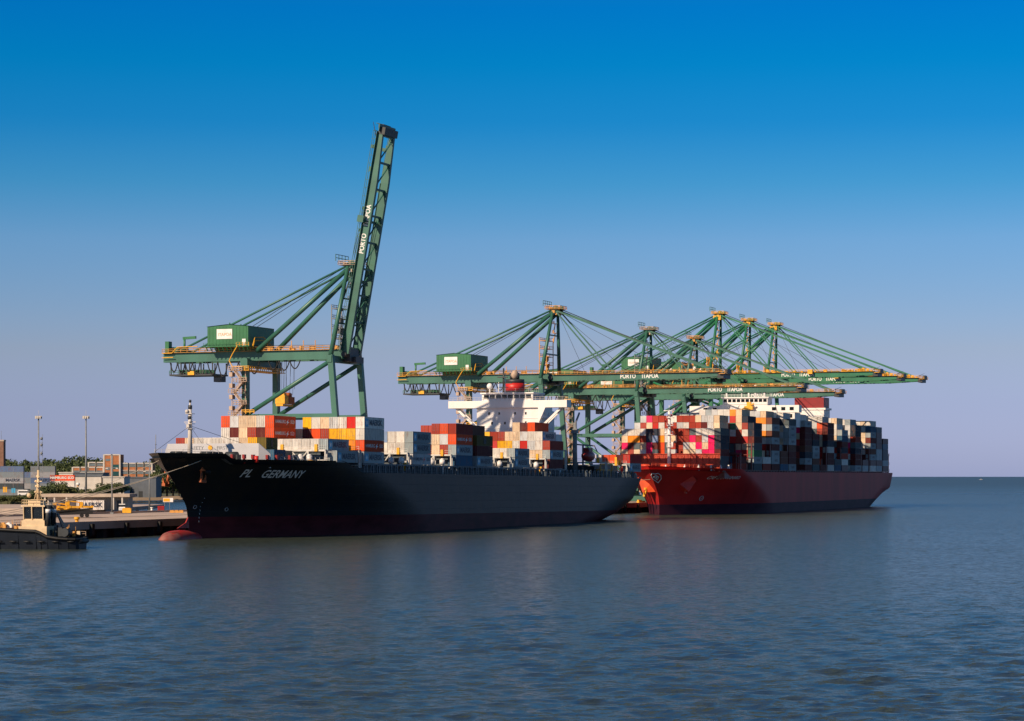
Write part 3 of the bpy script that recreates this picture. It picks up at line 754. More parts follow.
# stanchions along the ship's side: one mesh, many parts
sm = MB(); sm.box(-.25,.25,-.25,.25,0,2.45); sm.box(-1.35,-.95,-.15,.15,0,2.1); sm.bar((-1.15,0,2.0),(0,0,2.4),.3)
sm = sm.mesh('stanchion', M['bluesteel'])
s_ = 55.5
while s_ < 274:
    if not (223 < s_ < 250 and False):
        o = bpy.data.objects.new('stanchion', sm); col.objects.link(o); o.parent = A; o.location = L(s_, HA.half(s_, 16.2)-.5, 16.0)
    s_ += 3.75
b = MB(); b.bar(L(53, 20.8, 18.45), L(204, 20.8, 18.45), .5, .35); b.bar(L(53, 20.9, 16.5), L(283, 20.4, 16.5), .1)
b.rail([L(53, 21.2, 16.1), L(255, 21.1, 16.1)], r=.035, step=2.2); b.rail([L(255,21.1,16.1), L(281.5,19.8,16.1)], r=.035, step=2.2)
b.build('side_girder', M['bluesteel'], A)
b = MB(); b.box(53.5, 282, -18.4, -18.0, 15.0, 17.6); b.build('coaming_wall', M['dsteel'], A)

# breakwater on the foredeck
b = MB()
prof = [(-14.5, 14.4), (-12.8, 12.6), (12.3, 12.6), (14.6, 14.4)]
zt = [(21.4),(23.0),(23.0),(20.2)]
for (a, c, za, zc) in ((prof[0], prof[1], 21.2, 23.0), (prof[1], prof[2], 23.0, 23.0), (prof[2], prof[3], 23.0, 20.4)):
    b.quad([L(a[1], a[0], za), L(c[1], c[0], zc), L(c[1], c[0], 17), L(a[1], a[0], 17)])
    b.quad([L(a[1]+.3, a[0], 17), L(c[1]+.3, c[0], 17), L(c[1]+.3, c[0], zc), L(a[1]+.3, a[0], za)])
    b.quad([L(a[1], a[0], za), L(a[1]+.3, a[0], za), L(c[1]+.3, c[0], zc), L(c[1], c[0], zc)])
b.quad([L(14.4, 14.6, 17), L(14.4, 14.6, 20.4), L(14.7, 14.6, 20.4), L(14.7, 14.6, 17)])
for i in range(12):
    v = -12+2.2*i; b.quad([L(12.95, v, 23), L(12.95, v, 17), L(16.5, v, 17)]); b.quad([L(12.97, v+.05, 23), L(16.5, v+.05, 17), L(12.97, v+.05, 17)])
bw = b.build('breakwater', mat('grey_white_paint', (.5,.5,.53), .5, vs=.3, var=.1), A)
for (tx, v, sz) in (('SAFETY', -4.9, 1.15), ('FIRST', 2.4, 1.15)):
    map_text(tx, sz, lambda x, y, v=v: L(12.55, v+x, 21.9+y), M['steel'], bw, 'lettering', sx=1.15)
b = MB(); b.tube(L(12.55, -.9, 22.0), L(12.45, -.9, 22.0), .6, n=14); b.build('round_sign', M['yellow'], bw)
# foremast
b = MB(); b.tube(L(1, 0, 18.5), L(1, 0, 31.2), .62, .4, n=12); b.tube(L(1, 0, 31.2), L(1, 0, 32.6), .25, .2, n=8)
for z in (29.8, 27.4, 26.2): b.box(.2, 1.8, -.9, .9, z, z+.12)
b.ball(L(.4, -.5, 30.4), .5); b.ball(L(.5, .3, 28.1), .45); b.bar(L(1,-1.6,27.9), L(1,1.6,27.9), .14); b.box(.1,.6,-.2,.5,26.5,27.3)
for i in range(22): b.box(1.5, 1.95, -.25, .25, 19+i*.5, 19.05+i*.5)
fm = b.build('foremast', M['wallwhite'], A)
b = MB(); b.tube(L(1,0,31),L(1,0,31.9),.5,n=10); b.tube(L(.7,0,28.6),L(.7,0,29.3),.45,n=10); b.tube(L(1,0,32.6),L(1,0,33.2),.35,.3,n=8); b.build('mast_light', M['dsteel'], fm)
b = MB(); b.tube(L(1,0,27), L(-15.5,0,20.5), .05, n=4); b.tube(L(1,0,27), L(18,6,22.8), .05, n=4); b.tube(L(1,0,27), L(18,-6,22.8), .05, n=4); b.build('mast_stay', M['dsteel'], fm)
b = MB(); b.tube(L(-15,0,20),L(-15,0,24.5),.09,n=6); b.tube(L(-15.2,0,22.2),L(-14.8,0,22.2),.1,n=6); b.build('jackstaff', M['steel'], A)
# winches and small gear on the forecastle
b = MB(); r_ = MB()
for (s_, v) in ((1.5, 4.3), (0.5,-3.3), (4.5, 3.2), (4.5,-3.2), (8,7.5), (8,-7.5), (9.5,2.5)):
    b.tube(L(s_, v-1.5, 19.9), L(s_, v+1.5, 19.9), 1.0, n=12); b.box(s_-1, s_+1, -v-2, -v-1.6, 18, 20.2); b.box(s_-1, s_+1, -v+1.6, -v+2, 18, 20.2); b.cut()
for (s_, v) in ((-5, 2), (3, 8.3), (4, 9.8), (6.2,11.8), (9.4,12.5), (14,14), (17,15), (21,16.5)):
    r_.tube(L(s_, v, 18), L(s_, v, 20.0), .3, n=8); r_.box(s_-.5, s_+.5, -v-.3, -v+.3, 19.2, 20.2); r_.cut()
b.parts('mooring_winch', M['dsteel'], A); r_.parts('fairlead_post', M['lifered'], A)
b = MB(); b.rail([L(18, 15.4, 18.7), L(34, 19.3, 18.9), L(44, 20.6, 18.4)], r=.05, step=1.6); b.rail([L(-16,0.3,20.3),L(-12,5.5,20.3),L(-4,10.5,20.3)], h=.8, r=.04, step=1.5); b.build('deck_railing', M['wallwhite'], A)
b = MB(); b.tube(L(9,13.6,18.3),L(9,13.6,19.9),.55,n=10); b.build('red_drum', M['red'], A)

# anchors
def anchor(ship, s, v, z, mt, sc=1.0, sd=1, name='anchor'):
    b = MB(); P = lambda a, c, e: L(s+a*sc, v+sd*c*sc, z+e*sc)
    b.tube(P(0,0,1.2), P(-.5,.7,-2.6), .35*sc, n=8)
    b.bar(P(-1.7,.9,-2.6), P(.9,.9,-2.8), .9*sc, .7*sc)
    b.bar(P(-1.4,.9,-2.6), P(-1.7,1.0,-.9), .6*sc, .5*sc, w2=.15*sc, h2=.25*sc); b.bar(P(.7,.9,-2.7), P(1.2,1.0,-1.0), .6*sc, .5*sc, w2=.15*sc, h2=.25*sc); b.box(*[q for q in (s-.9*sc, s+.9*sc)], *sorted((-(v+sd*1.1*sc), -(v+sd*.2*sc))), z+.2*sc, z+1.3*sc)
    return b.build(name, mt, ship)
anchor(A, -2.2, HA.half(-1.6, 14.5)+.9, 16.0, M['rust'], .85)
anchor(A, -1.5, -(HA.half(-1.5, 14.0)+.6), 15.4, M['rust'], .95, sd=-1)
b = MB(); b.ball(L(-.5, HA.half(-.5,16)-.4, 16.0), .9, n=10, sx=1.2, sy=.9).cut(); b.ball(L(-1.5, -(HA.half(-1.5,16.5)-.4), 16.6), .9, n=10, sx=1.2, sy=.9).cut(); b.parts('hawse_bolster', M['hullblack'], A)
b = MB()   # small marks on the bow
for z in (9.6,8.6,7.6,6.6,5.8,4.9,4.0): b.box(3.0, 3.4, -(HA.half(3.2,z)+.05), -(HA.half(3.2,z)+.02), z, z+.4)
for (s_, z) in ((1.6, 7.6), (10.5, 7.0)):
    for i in range(10):
        t0, t1 = 2*math.pi*i/10, 2*math.pi*(i+1)/10
        f = lambda t: L(s_+.45*math.cos(t), HA.half(s_+.45*math.cos(t), z+.4*math.sin(t))+.06, z+.4*math.sin(t)); b.tube(f(t0), f(t1), .09, n=4)
b.build('hull_mark', M['hullletter'], A)

# superstructure
b = MB(); b.box(207, 219, -10.8, 10.8, 15, 40.4); b.box(207.5, 221, -13.5, -10.8, 15, 30); b.box(207.5, 221, 10.8, 13.5, 15, 30)
wall = b.build('bridge_block', M['white'], A)
b = MB(); b.box(206.2, 210.2, -20.5, 20.5, 38.4, 40.75)
b.quad([L(206.18,10.7,38.4), L(206.18,13.2,38.4), L(206.18,10.7,33)]); 
b.build('bridge_wing', M['white'], A)
b = MB()
for sd in (1, -1):
    b.bar(L(207.6, sd*18.3, 38.5), L(207.6, sd*10.9, 31.8), .45, .7); b.bar(L(209.4, sd*18.3, 38.5), L(209.4, sd*10.9, 31.8), .45, .7)
b.build('wing_strut', M['white'], A)
b = MB()
for z in (22, 25.3, 28.6, 31.8, 35): b.box(207.2, 220, -11.9, -10.82, z, z+.12); b.rail([L(207.2,11.85,z+.12), L(220,11.85,z+.12)], r=.04, step=1.6); b.box(206.85, 206.99, -10.7, 10.7, z+.0, z+.1)
for z in (22, 25.3, 28.6, 31.8): b.bar(L(210,11.5,z), L(214,11.5,z+3.3), .7, .12)
b.build('side_gallery', M['white'], A)
wh = MB(); wh.box(206.4, 216, -8.8, 8.8, 40.76, 42.9); wh.box(206.0, 216.4, -9.2, 9.2, 42.9, 43.35); wh = wh.build('wheelhouse', M['white'], A)
b = MB()
for i in range(8): b.box(206.3, 206.42, -8.2+i*2.08, -6.5+i*2.08, 41.5, 42.6).cut()
for i in range(4): b.box(207.5+i*2.1, 209.1+i*2.1, -8.92, -8.78, 41.5, 42.6).cut()
b.parts('window', M['glass'], wh)
b = MB()
for i, (v, z) in enumerate(((-6.5,36.6),(-3,36.6),(2.5,36.6),(6.2,36.6),(6.2,33.6),(9.2,33.2),(-5.5,33.5),(-1,33.5),(-6,30.4),(2,30.4))): b.box(206.95, 207.02, -v-.28, -v+.28, z-.4, z+.4).cut()
for z in (36.5, 33.3, 30.2, 27.1):
    for s_ in (209, 212, 215.5): b.box(s_, s_+.7, -10.84, -10.79, z-.4, z+.5).cut()
b.parts('porthole', M['glass'], wall)
b = MB(); b.rail([L(206.3,-20.4,40.75), L(206.3,20.4,40.75), L(210,20.4,40.75)], r=.04, step=1.5); b.rail([L(206.1,-9,43.4), L(206.1,9,43.4), L(216,9,43.4)], r=.04, step=1.5); b.build('bridge_railing', M['wallwhite'], A)
b = MB(); b.tube(L(210,-7.5,43.3),L(210,-7.5,44.8),.25,n=8); b.ball(L(210,-7.5,45.6),1.0,n=12)
b.tube(L(212,-5.2,43.3),L(212,-5.2,47),.12,n=6); b.tube(L(213,-3.3,43.3),L(213,-3.3,50),.12,n=6); b.ball(L(209,7,44.3),.5); b.build('radar_dome', M['white'], A)
b = MB(); b.tube(L(212,-3.5,43.3),L(212,-3.5,51.5),.4,.25,n=10); b.bar(L(212,-6.2,46.6),L(212,-.6,46.6),.25); b.bar(L(211.3,-5.3,48.5),L(211.3,-1.7,48.5),.35); b.box(211,213,2.2,4.8,45.2,45.4); b.bar(L(212,-5,49.8),L(212,-2,49.8),.2)
b.build('radar_mast', M['dsteel'], A)
b = MB(); b.tube(L(226,-5,15),L(226,-5,44.6),3.4,3.2,n=24); f1 = b.build('funnel', M['dsteel'], A)
b = MB(); b.tube(L(226,-5,44.6),L(226,-5,47.2),3.25,3.2,n=24); b.build('funnel_band', M['red'], f1)
b = MB(); b.tube(L(226,-5,47.2),L(226,-5,48.5),3.2,3.1,n=24)
for (a, c) in ((-1,-1),(1,.6),(-.6,1.3),(1.2,-1.2)): b.tube(L(226+a,-5+c,48.4),L(226+a,-5+c,50.6),.5,n=8)
b.box(225,227,4,6,48.4,50.0); b.build('exhaust_pipe', M['dsteel'], f1)
b = MB(); b.ball(L(224.5, -4.5, 50.0), 1.3, n=10, sz=1.2); b.build('exhaust_cowl', M['peach'], f1)
b = MB(); b.box(221.5, 231, -7, 7, 15, 38); b.build('engine_casing', M['white'], A)
# lifeboat, davit and stern gear
b = MB(); b.ball(L(232, 18.6, 23.2), 2.0, n=12, sx=2.6, sy=.85, sz=.95); b.box(230, 233.5, -19.6, -17.6, 24.4, 25.9); b.build('lifeboat', M['lifered'], A)
b = MB()
for s_ in (228.5, 235.5): b.bar(L(s_,15.5,16),L(s_,15.5,27),.5); b.bar(L(s_,15.5,27),L(s_,19.5,26.6),.45); b.bar(L(s_,19.5,26.6),L(s_,20.6,24.5),.3)
b.box(227,237,-21,-15.3,19.9,20.15); b.build('davit', M['steel'], A)
b = MB(); b.tube(L(225,16.5,16),L(225,16.5,34),.9,.6,n=10); b.bar(L(225,16.5,33.5),L(236,14,37.5),.5); b.box(224,226,-17.5,-15.5,30.5,32); b.build('provision_crane', M['steel'], A)
b = MB(); b.bar(L(240,20,20.6),L(252,20,20.6),.5); b.bar(L(240,20,16),L(240,20,20.6),.5); b.bar(L(252,20,16),L(252,20,20.6),.5); b.box(240.5,251.5,-19.8,-12,16,19); b.build('gangway_frame', M['ochre'], A)
b = MB(); b.box(238.5,262,-18.5,18.5,15.5,20.4); b.box(262,279,-16,16,15.5,18.0); b.build('stern_hatch_block', M['dsteel'], A)
b = MB(); b.tube(L(277,17,16),L(277,17,19.2),.9,n=10); b.tube(L(279,13.5,16),L(279,19.5,17.2),.9,n=10); b.build('stern_winch', M['peach'], A)
b = MB(); b.bar(L(273.5,20,16),L(273.5,20,19),.7).cut(); b.bar(L(263.5,17.5,19.8),L(263.5,17.5,23.3),.8).cut(); b.parts('stern_lamp_housing', M['yellow'], A)
b = MB(); b.box(241,247,-6,2,20.45,22.9); b.build('deck_locker', M['rust'], A)
b = MB()
for v in (17,12.5,8,3.5): b.tube(L(262,v,16),L(262,v,18.7),.5,n=8); b.tube(L(262,v,18.6),L(262,v,19.6),.75,.5,n=10).cut()
b.parts('stern_ventilator', M['white'], A)

# ================================================================== SHIP B FITTINGS
Bs = shipB
b = MB()
pass
b = MB(); b.box(13.05, 13.3, -20.3, 19.6, 16.5, 23.5); b.box(12.7, 13.6, -20.4, 19.7, 23.5, 23.7); bw2 = b.build('breakwater', M['deckred'], Bs)
b = MB()
for i in range(16): b.bar((12.95, 19.2-i*2.5, 23), (11.9, 19.2-i*2.5, 16.8), .2, .25)
b.build('breakwater_rib', M['deckred'], bw2)
b = MB(); b.box(16, 128, -21.3, 21.3, 14, 17.2); b.box(130, 211, -21.5, 21.5, 14, 17.2); b.box(225.5, 299.5, -21, 21, 14, 17.2); b.build('hatch_coaming', M['maroon'], Bs)
sm2 = MB(); sm2.box(-.3,.3,-.25,.25,0,1.0); sm2.box(-1.3,-1.0,-.2,.2,0,.9); sm2 = sm2.mesh('stanchion', M['maroon'])
b = MB(); b.bar(L(36,23.6,17.15),L(299,23.4,17.15),.35,.2); b.rail([L(36,23.9,16.4),L(300,23.6,16.4)], r=.04, step=3); b.build('side_girder', M['maroon'], Bs)
s_ = 40
while s_ < 300:
    o = bpy.data.objects.new('stanchion', sm2); col.objects.link(o); o.parent = Bs; o.location = L(s_, HB.half(s_, 16.5)-.5, 16.2); s_ += 4.4
# lashing bridges between rows, seen edge-on
for s_, z1 in ((30,24),(46.7,28),(60.8,28),(74.5,28),(88.3,28),(102,28),(157,28),(170.5,28),(184.5,28),(198,28),(240,28),(256.8,28),(285.2,28)):
    b = MB()
    for i in range(17): b.bar(L(s_, -22+i*2.75, 17), L(s_, -22+i*2.75, z1), .25)
    for z in (20, 23.5, z1): b.bar(L(s_, -22, z), L(s_, 23.7, z), .3, .3)
    b.bar(L(s_, 23.6, 17), L(s_, 23.6, z1), .5, .8); b.build('lashing_bridge', M['maroon'], Bs)
b = MB(); b.bar(L(47.5,7,23.4),L(47.5,20,23.4),.5,.4); b.bar(L(47.5,11,21.5),L(47.5,11,23.4),.4); b.bar(L(47.5,20,20),L(47.5,20,23.4),.4); b.rail([L(47.4,9,21),L(47.4,22,21)],r=.06); b.build('lashing_walkway', M['deckred'], Bs)
# foremast of B
b = MB(); b.tube(L(12.5,0,17),L(12.5,0,40.2),.75,.5,n=12); b.tube(L(12.5,0,40.2),L(12.5,0,42.5),.12,n=6); b.bar(L(12.5,-2.2,40.4),L(12.5,2.2,40.4),.3)
for z in (37.5, 34.5, 31, 26.2): b.box(11.2,13.5,-1.9,.6,z,z+.2); b.rail([L(11.2,-.6,z+.2),L(11.2,1.9,z+.2)],r=.05,step=1.2)
b.ball(L(11.8,1.5,35.6),.6); b.ball(L(11.8,-1.2,31.8),.5); b.box(11.4,12,-1.9,-1.2,26.6,28.2); fb = b.build('foremast', M['white'], Bs)
b = MB(); b.tube(L(11.6,1.2,38),L(11.6,1.2,39),.35,n=8); b.tube(L(11.6,-1,36),L(11.6,-1,37.2),.4,n=8); b.build('mast_light', M['red'], fb)
# forecastle gear and anchors in their housings
b = MB(); d_ = MB()
for (s_, v) in ((-5,4),(-5,-4),(0,9),(0,-9),(6,13),(6,4),(6,-6),(6,-13),(10,17)):
    b.tube(L(s_, v-1.6, 18.6), L(s_, v+1.6, 18.6), 1.0, n=12); b.box(s_-.9, s_+.9, -v-2, -v-1.6, 17, 19.3).cut()
for (s_, v) in ((-6,4.5),(-1,10.5),(4,14.5),(9,18),(15,20),(21,21.5)): d_.tube(L(s_, v, 17), L(s_, v, 19.3), .3, n=8); d_.box(s_-.6,s_+.6,-v-.4,-v+.4,17.2,18.6); d_.cut()
b.parts('mooring_winch', M['deckred'], Bs); b = MB(); b.rail([L(-11,.5,18.8),L(-7,6.0,18.6),L(1,15,18.3),L(12,20.4,18)], r=.08, step=1.6); b.build('deck_railing', M['deckred'], Bs); d_.parts('fairlead_post', M['white'], Bs)
def pocket(sd, s0, z0, out, w, h):
    hf = lambda a, z: HB.half(a, z)
    A_ = L(s0-.5, sd*(hf(s0-.5, z0)-.6), z0+.3); B_ = L(s0+.6, sd*(hf(s0+.6, z0+h*.5)-.4), z0+h*.5)
    C_ = L(s0+1.4, sd*(hf(s0, z0)+out), z0+h*.18); D_ = L(s0+.2, sd*(hf(s0, z0)+out*.55), z0-h*.45)
    E_ = L(s0+w*.6, sd*(hf(s0+w*.6, z0+h*.2)-.3), z0+h*.2); F_ = L(s0+w*.35, sd*(hf(s0+w*.35, z0-h*.4)-.3), z0-h*.4)
    G_ = L(s0+.6, sd*(hf(s0, z0-h*.4)-.6), z0-h*.4)
    b = MB()
    for f in ([A_,B_,C_,D_], [B_,E_,C_], [C_,E_,F_,D_], [A_,D_,F_,G_]):
        b.quad(f if sd == 1 else f[::-1])
    return b.build('anchor_housing', mat('housing_sunlit_red', (.62,.035,.02) if sd == 1 else (.75,.09,.02), .5), Bs)  # sunlight put into the colour: brighter and more orange on the starboard housing
pocket(1, 4.0, 12.0, 5.6, 9, 6.5); pocket(-1, -1, 12.0, 4.6, 9, 7.5)
anchor(Bs, 6, HB.half(6, 9.5)+2.0, 10.4, M['deckred'], .7); anchor(Bs, -1, -(HB.half(-1, 9.5)+3.2), 9.5, M['yellow'], .8, sd=-1)
# crest on the bow: white shield outline around a mark
b = MB(); cs, cz = -8.6, 14.4
def crest(u, w_): 
    z = cz+w_; s0 = interp(z, HB.stem)+1.3+u*.9; return Vector(L(s0-.15, HB.half(s0, z)+.12, z))
pts = [(-1.7,.9),(-1.0,1.6),(0,1.35),(1.0,1.6),(1.8,.8),(1.6,-.5),(0,-2.0),(-1.5,-.5),(-1.7,.9)]
b.path([crest(u, w_) for u, w_ in pts], .16, n=5)
b.path([crest(-.9,.2), crest(0,.9), crest(.9,.2), crest(0,-.9), crest(-.9,.2)], .13, n=5); b.path([crest(0,.9), crest(0,-.9)], .13, n=5); b.path([crest(-.9,.2), crest(.9,.2)], .13, n=5)
b.build('bow_crest', M['letter'], Bs)
b = MB(); f = lambda t: L(19+1.0*math.cos(t), HB.half(19+math.cos(t), 6.3+.9*math.sin(t))+.08, 6.3+.9*math.sin(t))
b.path([f(2*math.pi*i/10) for i in range(11)], .14, n=4); b.bar(f(.7), f(3.9), .15); b.build('hull_mark', M['hullletter'], Bs)
# bridge
b = MB(); b.box(119.5, 128.5, -19, 19, 14, 43.4); b.box(119, 128.8, -22.5, 22.5, 36, 42.2); blk = b.build('bridge_block', M['white'], Bs)
b = MB(); 
for sd in (1,-1): b.box(118.8, 123.5, sd*10.5, sd*24.4, 42.25, 45.4)
b.box(118.8, 124, -10.5, 10.5, 42.25, 45.9); b.build('bridge_wing', M['white'], Bs)
wh = MB(); wh.box(118.6, 126, -10.6, 9.4, 45.92, 48.6); wh.box(118.1, 126.5, -11.2, 10, 48.6, 49.1); wh = wh.build('wheelhouse', M['white'], Bs)
b = MB()
for i in range(10): b.box(118.52, 118.62, -10.2+i*1.96, -8.7+i*1.96, 46.9, 48.2).cut()
b.parts('window', M['glass'], wh)
b = MB()
for v in (20.5, 17, 12.8, -12.5, -16.5, -20): b.box(118.9, 118.99, -v-.9, -v+.9, 40.0, 41.6).cut()
for v in (21.2, 17.5, 13.4,-13,-17.2): b.box(118.72, 118.8, -v-.9, -v+.9, 43.2, 44.6).cut()
b.parts('window', M['glass'], blk)
b = MB()
for (v, z) in ((-8.3,51.8),(1.6,51.5),(4.6,54),(8.6,52)): b.tube(L(121,v,49),L(121,v,z),.5,.35,n=8)
b.ball(L(121,4.6,53.6),.8); b.bar(L(121,-4,51.4),L(121,1,51.4),.25); b.tube(L(121,-1.5,49),L(121,-1.5,54.5),.25,n=6); b.rail([L(118.3,-10,49.1),L(118.3,11,49.1)],r=.05,step=1.5); b.build('antenna', M['white'], Bs)
b = MB(); b.tube(L(117,2.8,41),L(117,2.8,45.5),.7,n=8); b.box(116,118,-4.6,-1,43.5,45.2); b.bar(L(116.5,-.5,43.6),L(116.5,5.2,46.2),.5); b.box(116.1,117.6,-3.8,-2,45.2,46.8); b.build('deck_crane', M['yellow'], Bs)
b = MB()
for v in (-6,-2,14): b.tube(L(118.7,v,45.5),L(117.2,v+2 if v > 0 else v-3,39),.08,n=4)
b.build('stay_wire', M['dsteel'], Bs)
# funnel casing
b = MB(); b.box(213, 224.5, -12.2, 8, 14, 46.8); b.box(212.6,224.9,-13,8.3,46.0,46.9); b.build('engine_casing', M['white'], Bs)
b = MB(); b.box(213.5, 224, -12, 2, 46.9, 51.8); f2 = b.build('funnel', mat('funnel_crimson', (.26,.008,.014), .45, vs=.3), Bs)
b = MB()
for (s_, v, r) in ((216,4.5,1.0),(219,4.5,1.0),(216,0,.8),(218,9.0,.8),(221,7.0,.5)): b.tube(L(s_,v,51.8),L(s_,v,54.2),r,n=10)
b.build('exhaust_pipe', M['dsteel'], f2)
b = MB(); b.box(215.5, 222, -12.08, -12.01, 48.0, 50.6); b.build('funnel_emblem', M['red'], f2)
# stern platform
b = MB()
for z in (17, 20.5, 25): b.box(299.5, 306, -23, 23, z, z+.25); b.rail([L(306,23,z+.25),L(306,-23,z+.25)], r=.06); b.rail([L(299.5,23,z+.25),L(306,23,z+.25)], r=.06)
for v in (22.6, 10, 0, -10, -22.6): b.bar(L(305.6,v,16),L(305.6,v,26),.4); b.bar(L(300,v,16),L(300,v,28),.3); b.bar(L(305.6,v,20.5),L(300,v,25),.25)
b.build('stern_frame', M['maroon'], Bs)

# ================================================================== CRANES
def crane_pt(ds, v, z): return (ds, -(v+41.75), z-PZ)
def make_crane(T, up=False):
    """T: dict with materials and heights"""
    G = T['g']; c = crane_pt; zg = T['zg']; za = T['za']; tip = T['tip']; D = T['leg']
    r = empty('gantry_crane', (0,0,0))
    vt = -28.5
    for ds in (-D, D):
        b = MB(); b.bar(c(ds,-24.6,6), c(ds,vt,zg+.8), 1.7, 1.5); b.build('sea_leg', M[G], r)
        b = MB(); b.bar(c(ds,-57,6), c(ds,-57,zg+.3), 1.7, 2.0); b.box(ds-1.3,ds+1.3,c(0,-58.2,0)[1],c(0,-55.8,0)[1],zg-PZ-2.6,zg-PZ); b.build('land_leg', M[G], r)
        b = MB(); b.bar(c(ds,-57,33), c(ds,-26.6,33), 1.1, 1.3); b.build('portal_beam', M[G], r)
        b = MB(); b.tube(c(ds,-56.2,33.8), c(ds,-28.6,zg-1.0), .68, n=12); b.tube(c(ds,-56,32.6), c(ds,-26,12), .6, n=12)
        if T['big']: b.tube(c(ds,-56.4,zg-1), c(ds,-28,zg-12), .5, n=10)
        b.build('diagonal_brace', M[G], r)
        b = MB(); b.bar(c(ds,-60,6.6), c(ds,-22.6,6.6), 1.3, 1.8); b.build('sill_beam', M[G], r)
    b = MB()
    for v in (-57, -24.8): b.bar(c(-D,v,8.5), c(D,v,8.5), 1.4, 1.8).cut()
    b.bar(c(-D,-57,33), c(D,-57,33), 1.0, 1.2).cut(); b.bar(c(-D-1,-57,zg-1.3), c(D+1,-57,zg-1.3), 1.5, 2.2).cut(); b.bar(c(-D-1,vt,zg-.4), c(D+1,vt,zg-.4), 1.4, 2.0).cut()
    b.parts('cross_beam', M[G], r)
    b = MB()
    for ds in (-D, D):
        for v in (-57, -26.5):
            for k in (-3.4, -1.2, 1.2, 3.4):
                b.box(ds+k-.9, ds+k+.9, c(0,v,0)[1]-.5, c(0,v,0)[1]+.5, .5, 1.8); b.tube(c(ds+k-.45, v-.2, PZ+.45), c(ds+k-.45, v+.2, PZ+.45), .42, n=10, m=1); b.tube(c(ds+k+.45, v-.2, PZ+.45), c(ds+k+.45, v+.2, PZ+.45), .42, n=10, m=1)
            b.bar(c(ds-4.2,v,5.9), c(ds+4.2,v,5.9), .7, .6)
    b.build('bogie', [M['yellow'], M['black']], r)
    # lockers, lamps and drives standing on the girder
    b = MB(); rq = random.Random(21)
    for _ in range(26 if T['big'] else 9):
        v_ = rq.uniform(-57,-29); ds_ = rq.choice((-5.3,-3.6,3.2)); b.box(ds_,ds_+rq.uniform(.5,1.3),c(0,v_,0)[1],c(0,v_,0)[1]+rq.uniform(.4,1.8),zg-PZ+2.8,zg-PZ+2.8+rq.uniform(.5,1.6))
    for v_ in (-52,-44,-40,-36): b.bar(c(-5.2,v_,zg+2.8),c(-5.2,v_,zg+5.6),.18)
    b.build('girder_equipment', M['yellow' if T['big'] else 'ochre'], r)
    # main girder, two boxes joined by ties
    b = MB()
    for ds in (-4, 4): b.box(ds-.75, ds+.75, c(0,-88.5,0)[1], c(0,-27,0)[1], zg-PZ-.2, zg-PZ+2.5); b.box(ds-1.0, ds+1.0, c(0,-88.5,0)[1], c(0,-27,0)[1], zg-PZ+2.5, zg-PZ+2.65)
    for v in range(-87, -28, 9): b.bar(c(-4,v,zg+1.2), c(4,v,zg+1.2), .6, 1.4)
    g = b.build('main_girder', M[G], r)
    b = MB()
    for ds in (-5.6, 5.6):
        b.box(min(ds,ds*.82), max(ds,ds*.82), c(0,-88.5,0)[1], c(0,-29,0)[1], zg-PZ+2.7, zg-PZ+2.8)
        b.rail([c(ds,-88.5,zg+2.8), c(ds,-29,zg+2.8)], r=.07, step=2.2)
    b.rail([c(-5.6,-88.5,zg+2.8), c(5.6,-88.5,zg+2.8)], r=.07); b.build('walkway_railing', M['yellow' if T['big'] else 'ochre'], g)
    # boom
    bo = empty('boom_hinge', c(0,-26.6,zg+1.2)); bo.name = 'boom'; bo.parent = r
    ln = tip+26.6
    b = MB()
    for ds in (-4, 4):
        b.bar((ds,-0.3,0),(ds,-ln*.78,0), 1.25, 2.5); b.bar((ds,-ln*.78,0),(ds,-ln,.25), 1.25, 2.5, w2=1.0, h2=1.5)
        b.box(ds-.9, ds+.9, -ln*.78, -.3, 1.25, 1.38)
    k = int(ln//8)
    for i in range(k+1):
        b.bar((-4,-2-i*(ln-3)/k,-.2),(4,-2-i*(ln-3)/k,-.2), .6, .9)
        if i < k: b.bar((-4,-2-i*(ln-3)/k,-.4),(4,-2-(i+1)*(ln-3)/k,-.4), .3)
    b.build('boom_girder', M[G], bo)
    b = MB()
    for ds in (-5.4, 5.4): b.box(min(ds,ds*.84), max(ds,ds*.84), -ln, -1, 1.0, 1.1); b.rail([(ds,-1,1.1),(ds,-ln,1.1)], r=.07, step=2.4)
    b.rail([(-5.4,-ln,1.1),(5.4,-ln,1.1)], r=.07); b.box(-5.6,5.6,-ln-2.2,-ln,.3,.5); b.rail([(-5.6,-ln-2.2,.5),(5.6,-ln-2.2,.5)], r=.08, step=1.5)
    rq = random.Random(31)
    for _ in range(38 if T['big'] else 9):
        y_ = -rq.uniform(2, ln)**1.0; y_ = -ln*(rq.random()**.6) if T['big'] else y_
        ds_ = rq.choice((-5.2,-4.2,3.6)); b.box(ds_,ds_+rq.uniform(.4,1.1),y_,y_+rq.uniform(.4,1.7),1.1,1.1+rq.uniform(.4,1.3))
    b.build('boom_walkway', M['yellow' if T['big'] else ('green' if up else 'ochre')], bo)
    b = MB(); b.box(-4.6,4.6,-ln-1.4,-ln+.8,-1.2,.9); b.box(-2.5,2.5,-ln-2.4,-ln-1.2,.5,2.2)
    for i in range(6): b.bar((-4.9,-ln+2-i*.1,1.2),(-4.9,-ln-2.5,3.0),.1)
    b.build('boom_tip_sheaves', M['dsteel'], bo)
    b = MB()
    for ds in (-4,4):
        for f_ in (.33, .93): b.bar((ds,-ln*f_,1.3),(ds,-ln*f_,2.6),1.0,1.2).cut()
    if up or T['big']: b.bar((-5.5,-ln*.6,.6),(5.5,-ln*.6,.6),.7,1.2); b.box(-6.6,-5.0,-ln*.62,-ln*.59,.2,2.2); b.cut()
    b.parts('stay_bracket', M['yellow' if T['big'] else G], bo)
    t0, t1, sz = (T['text'])
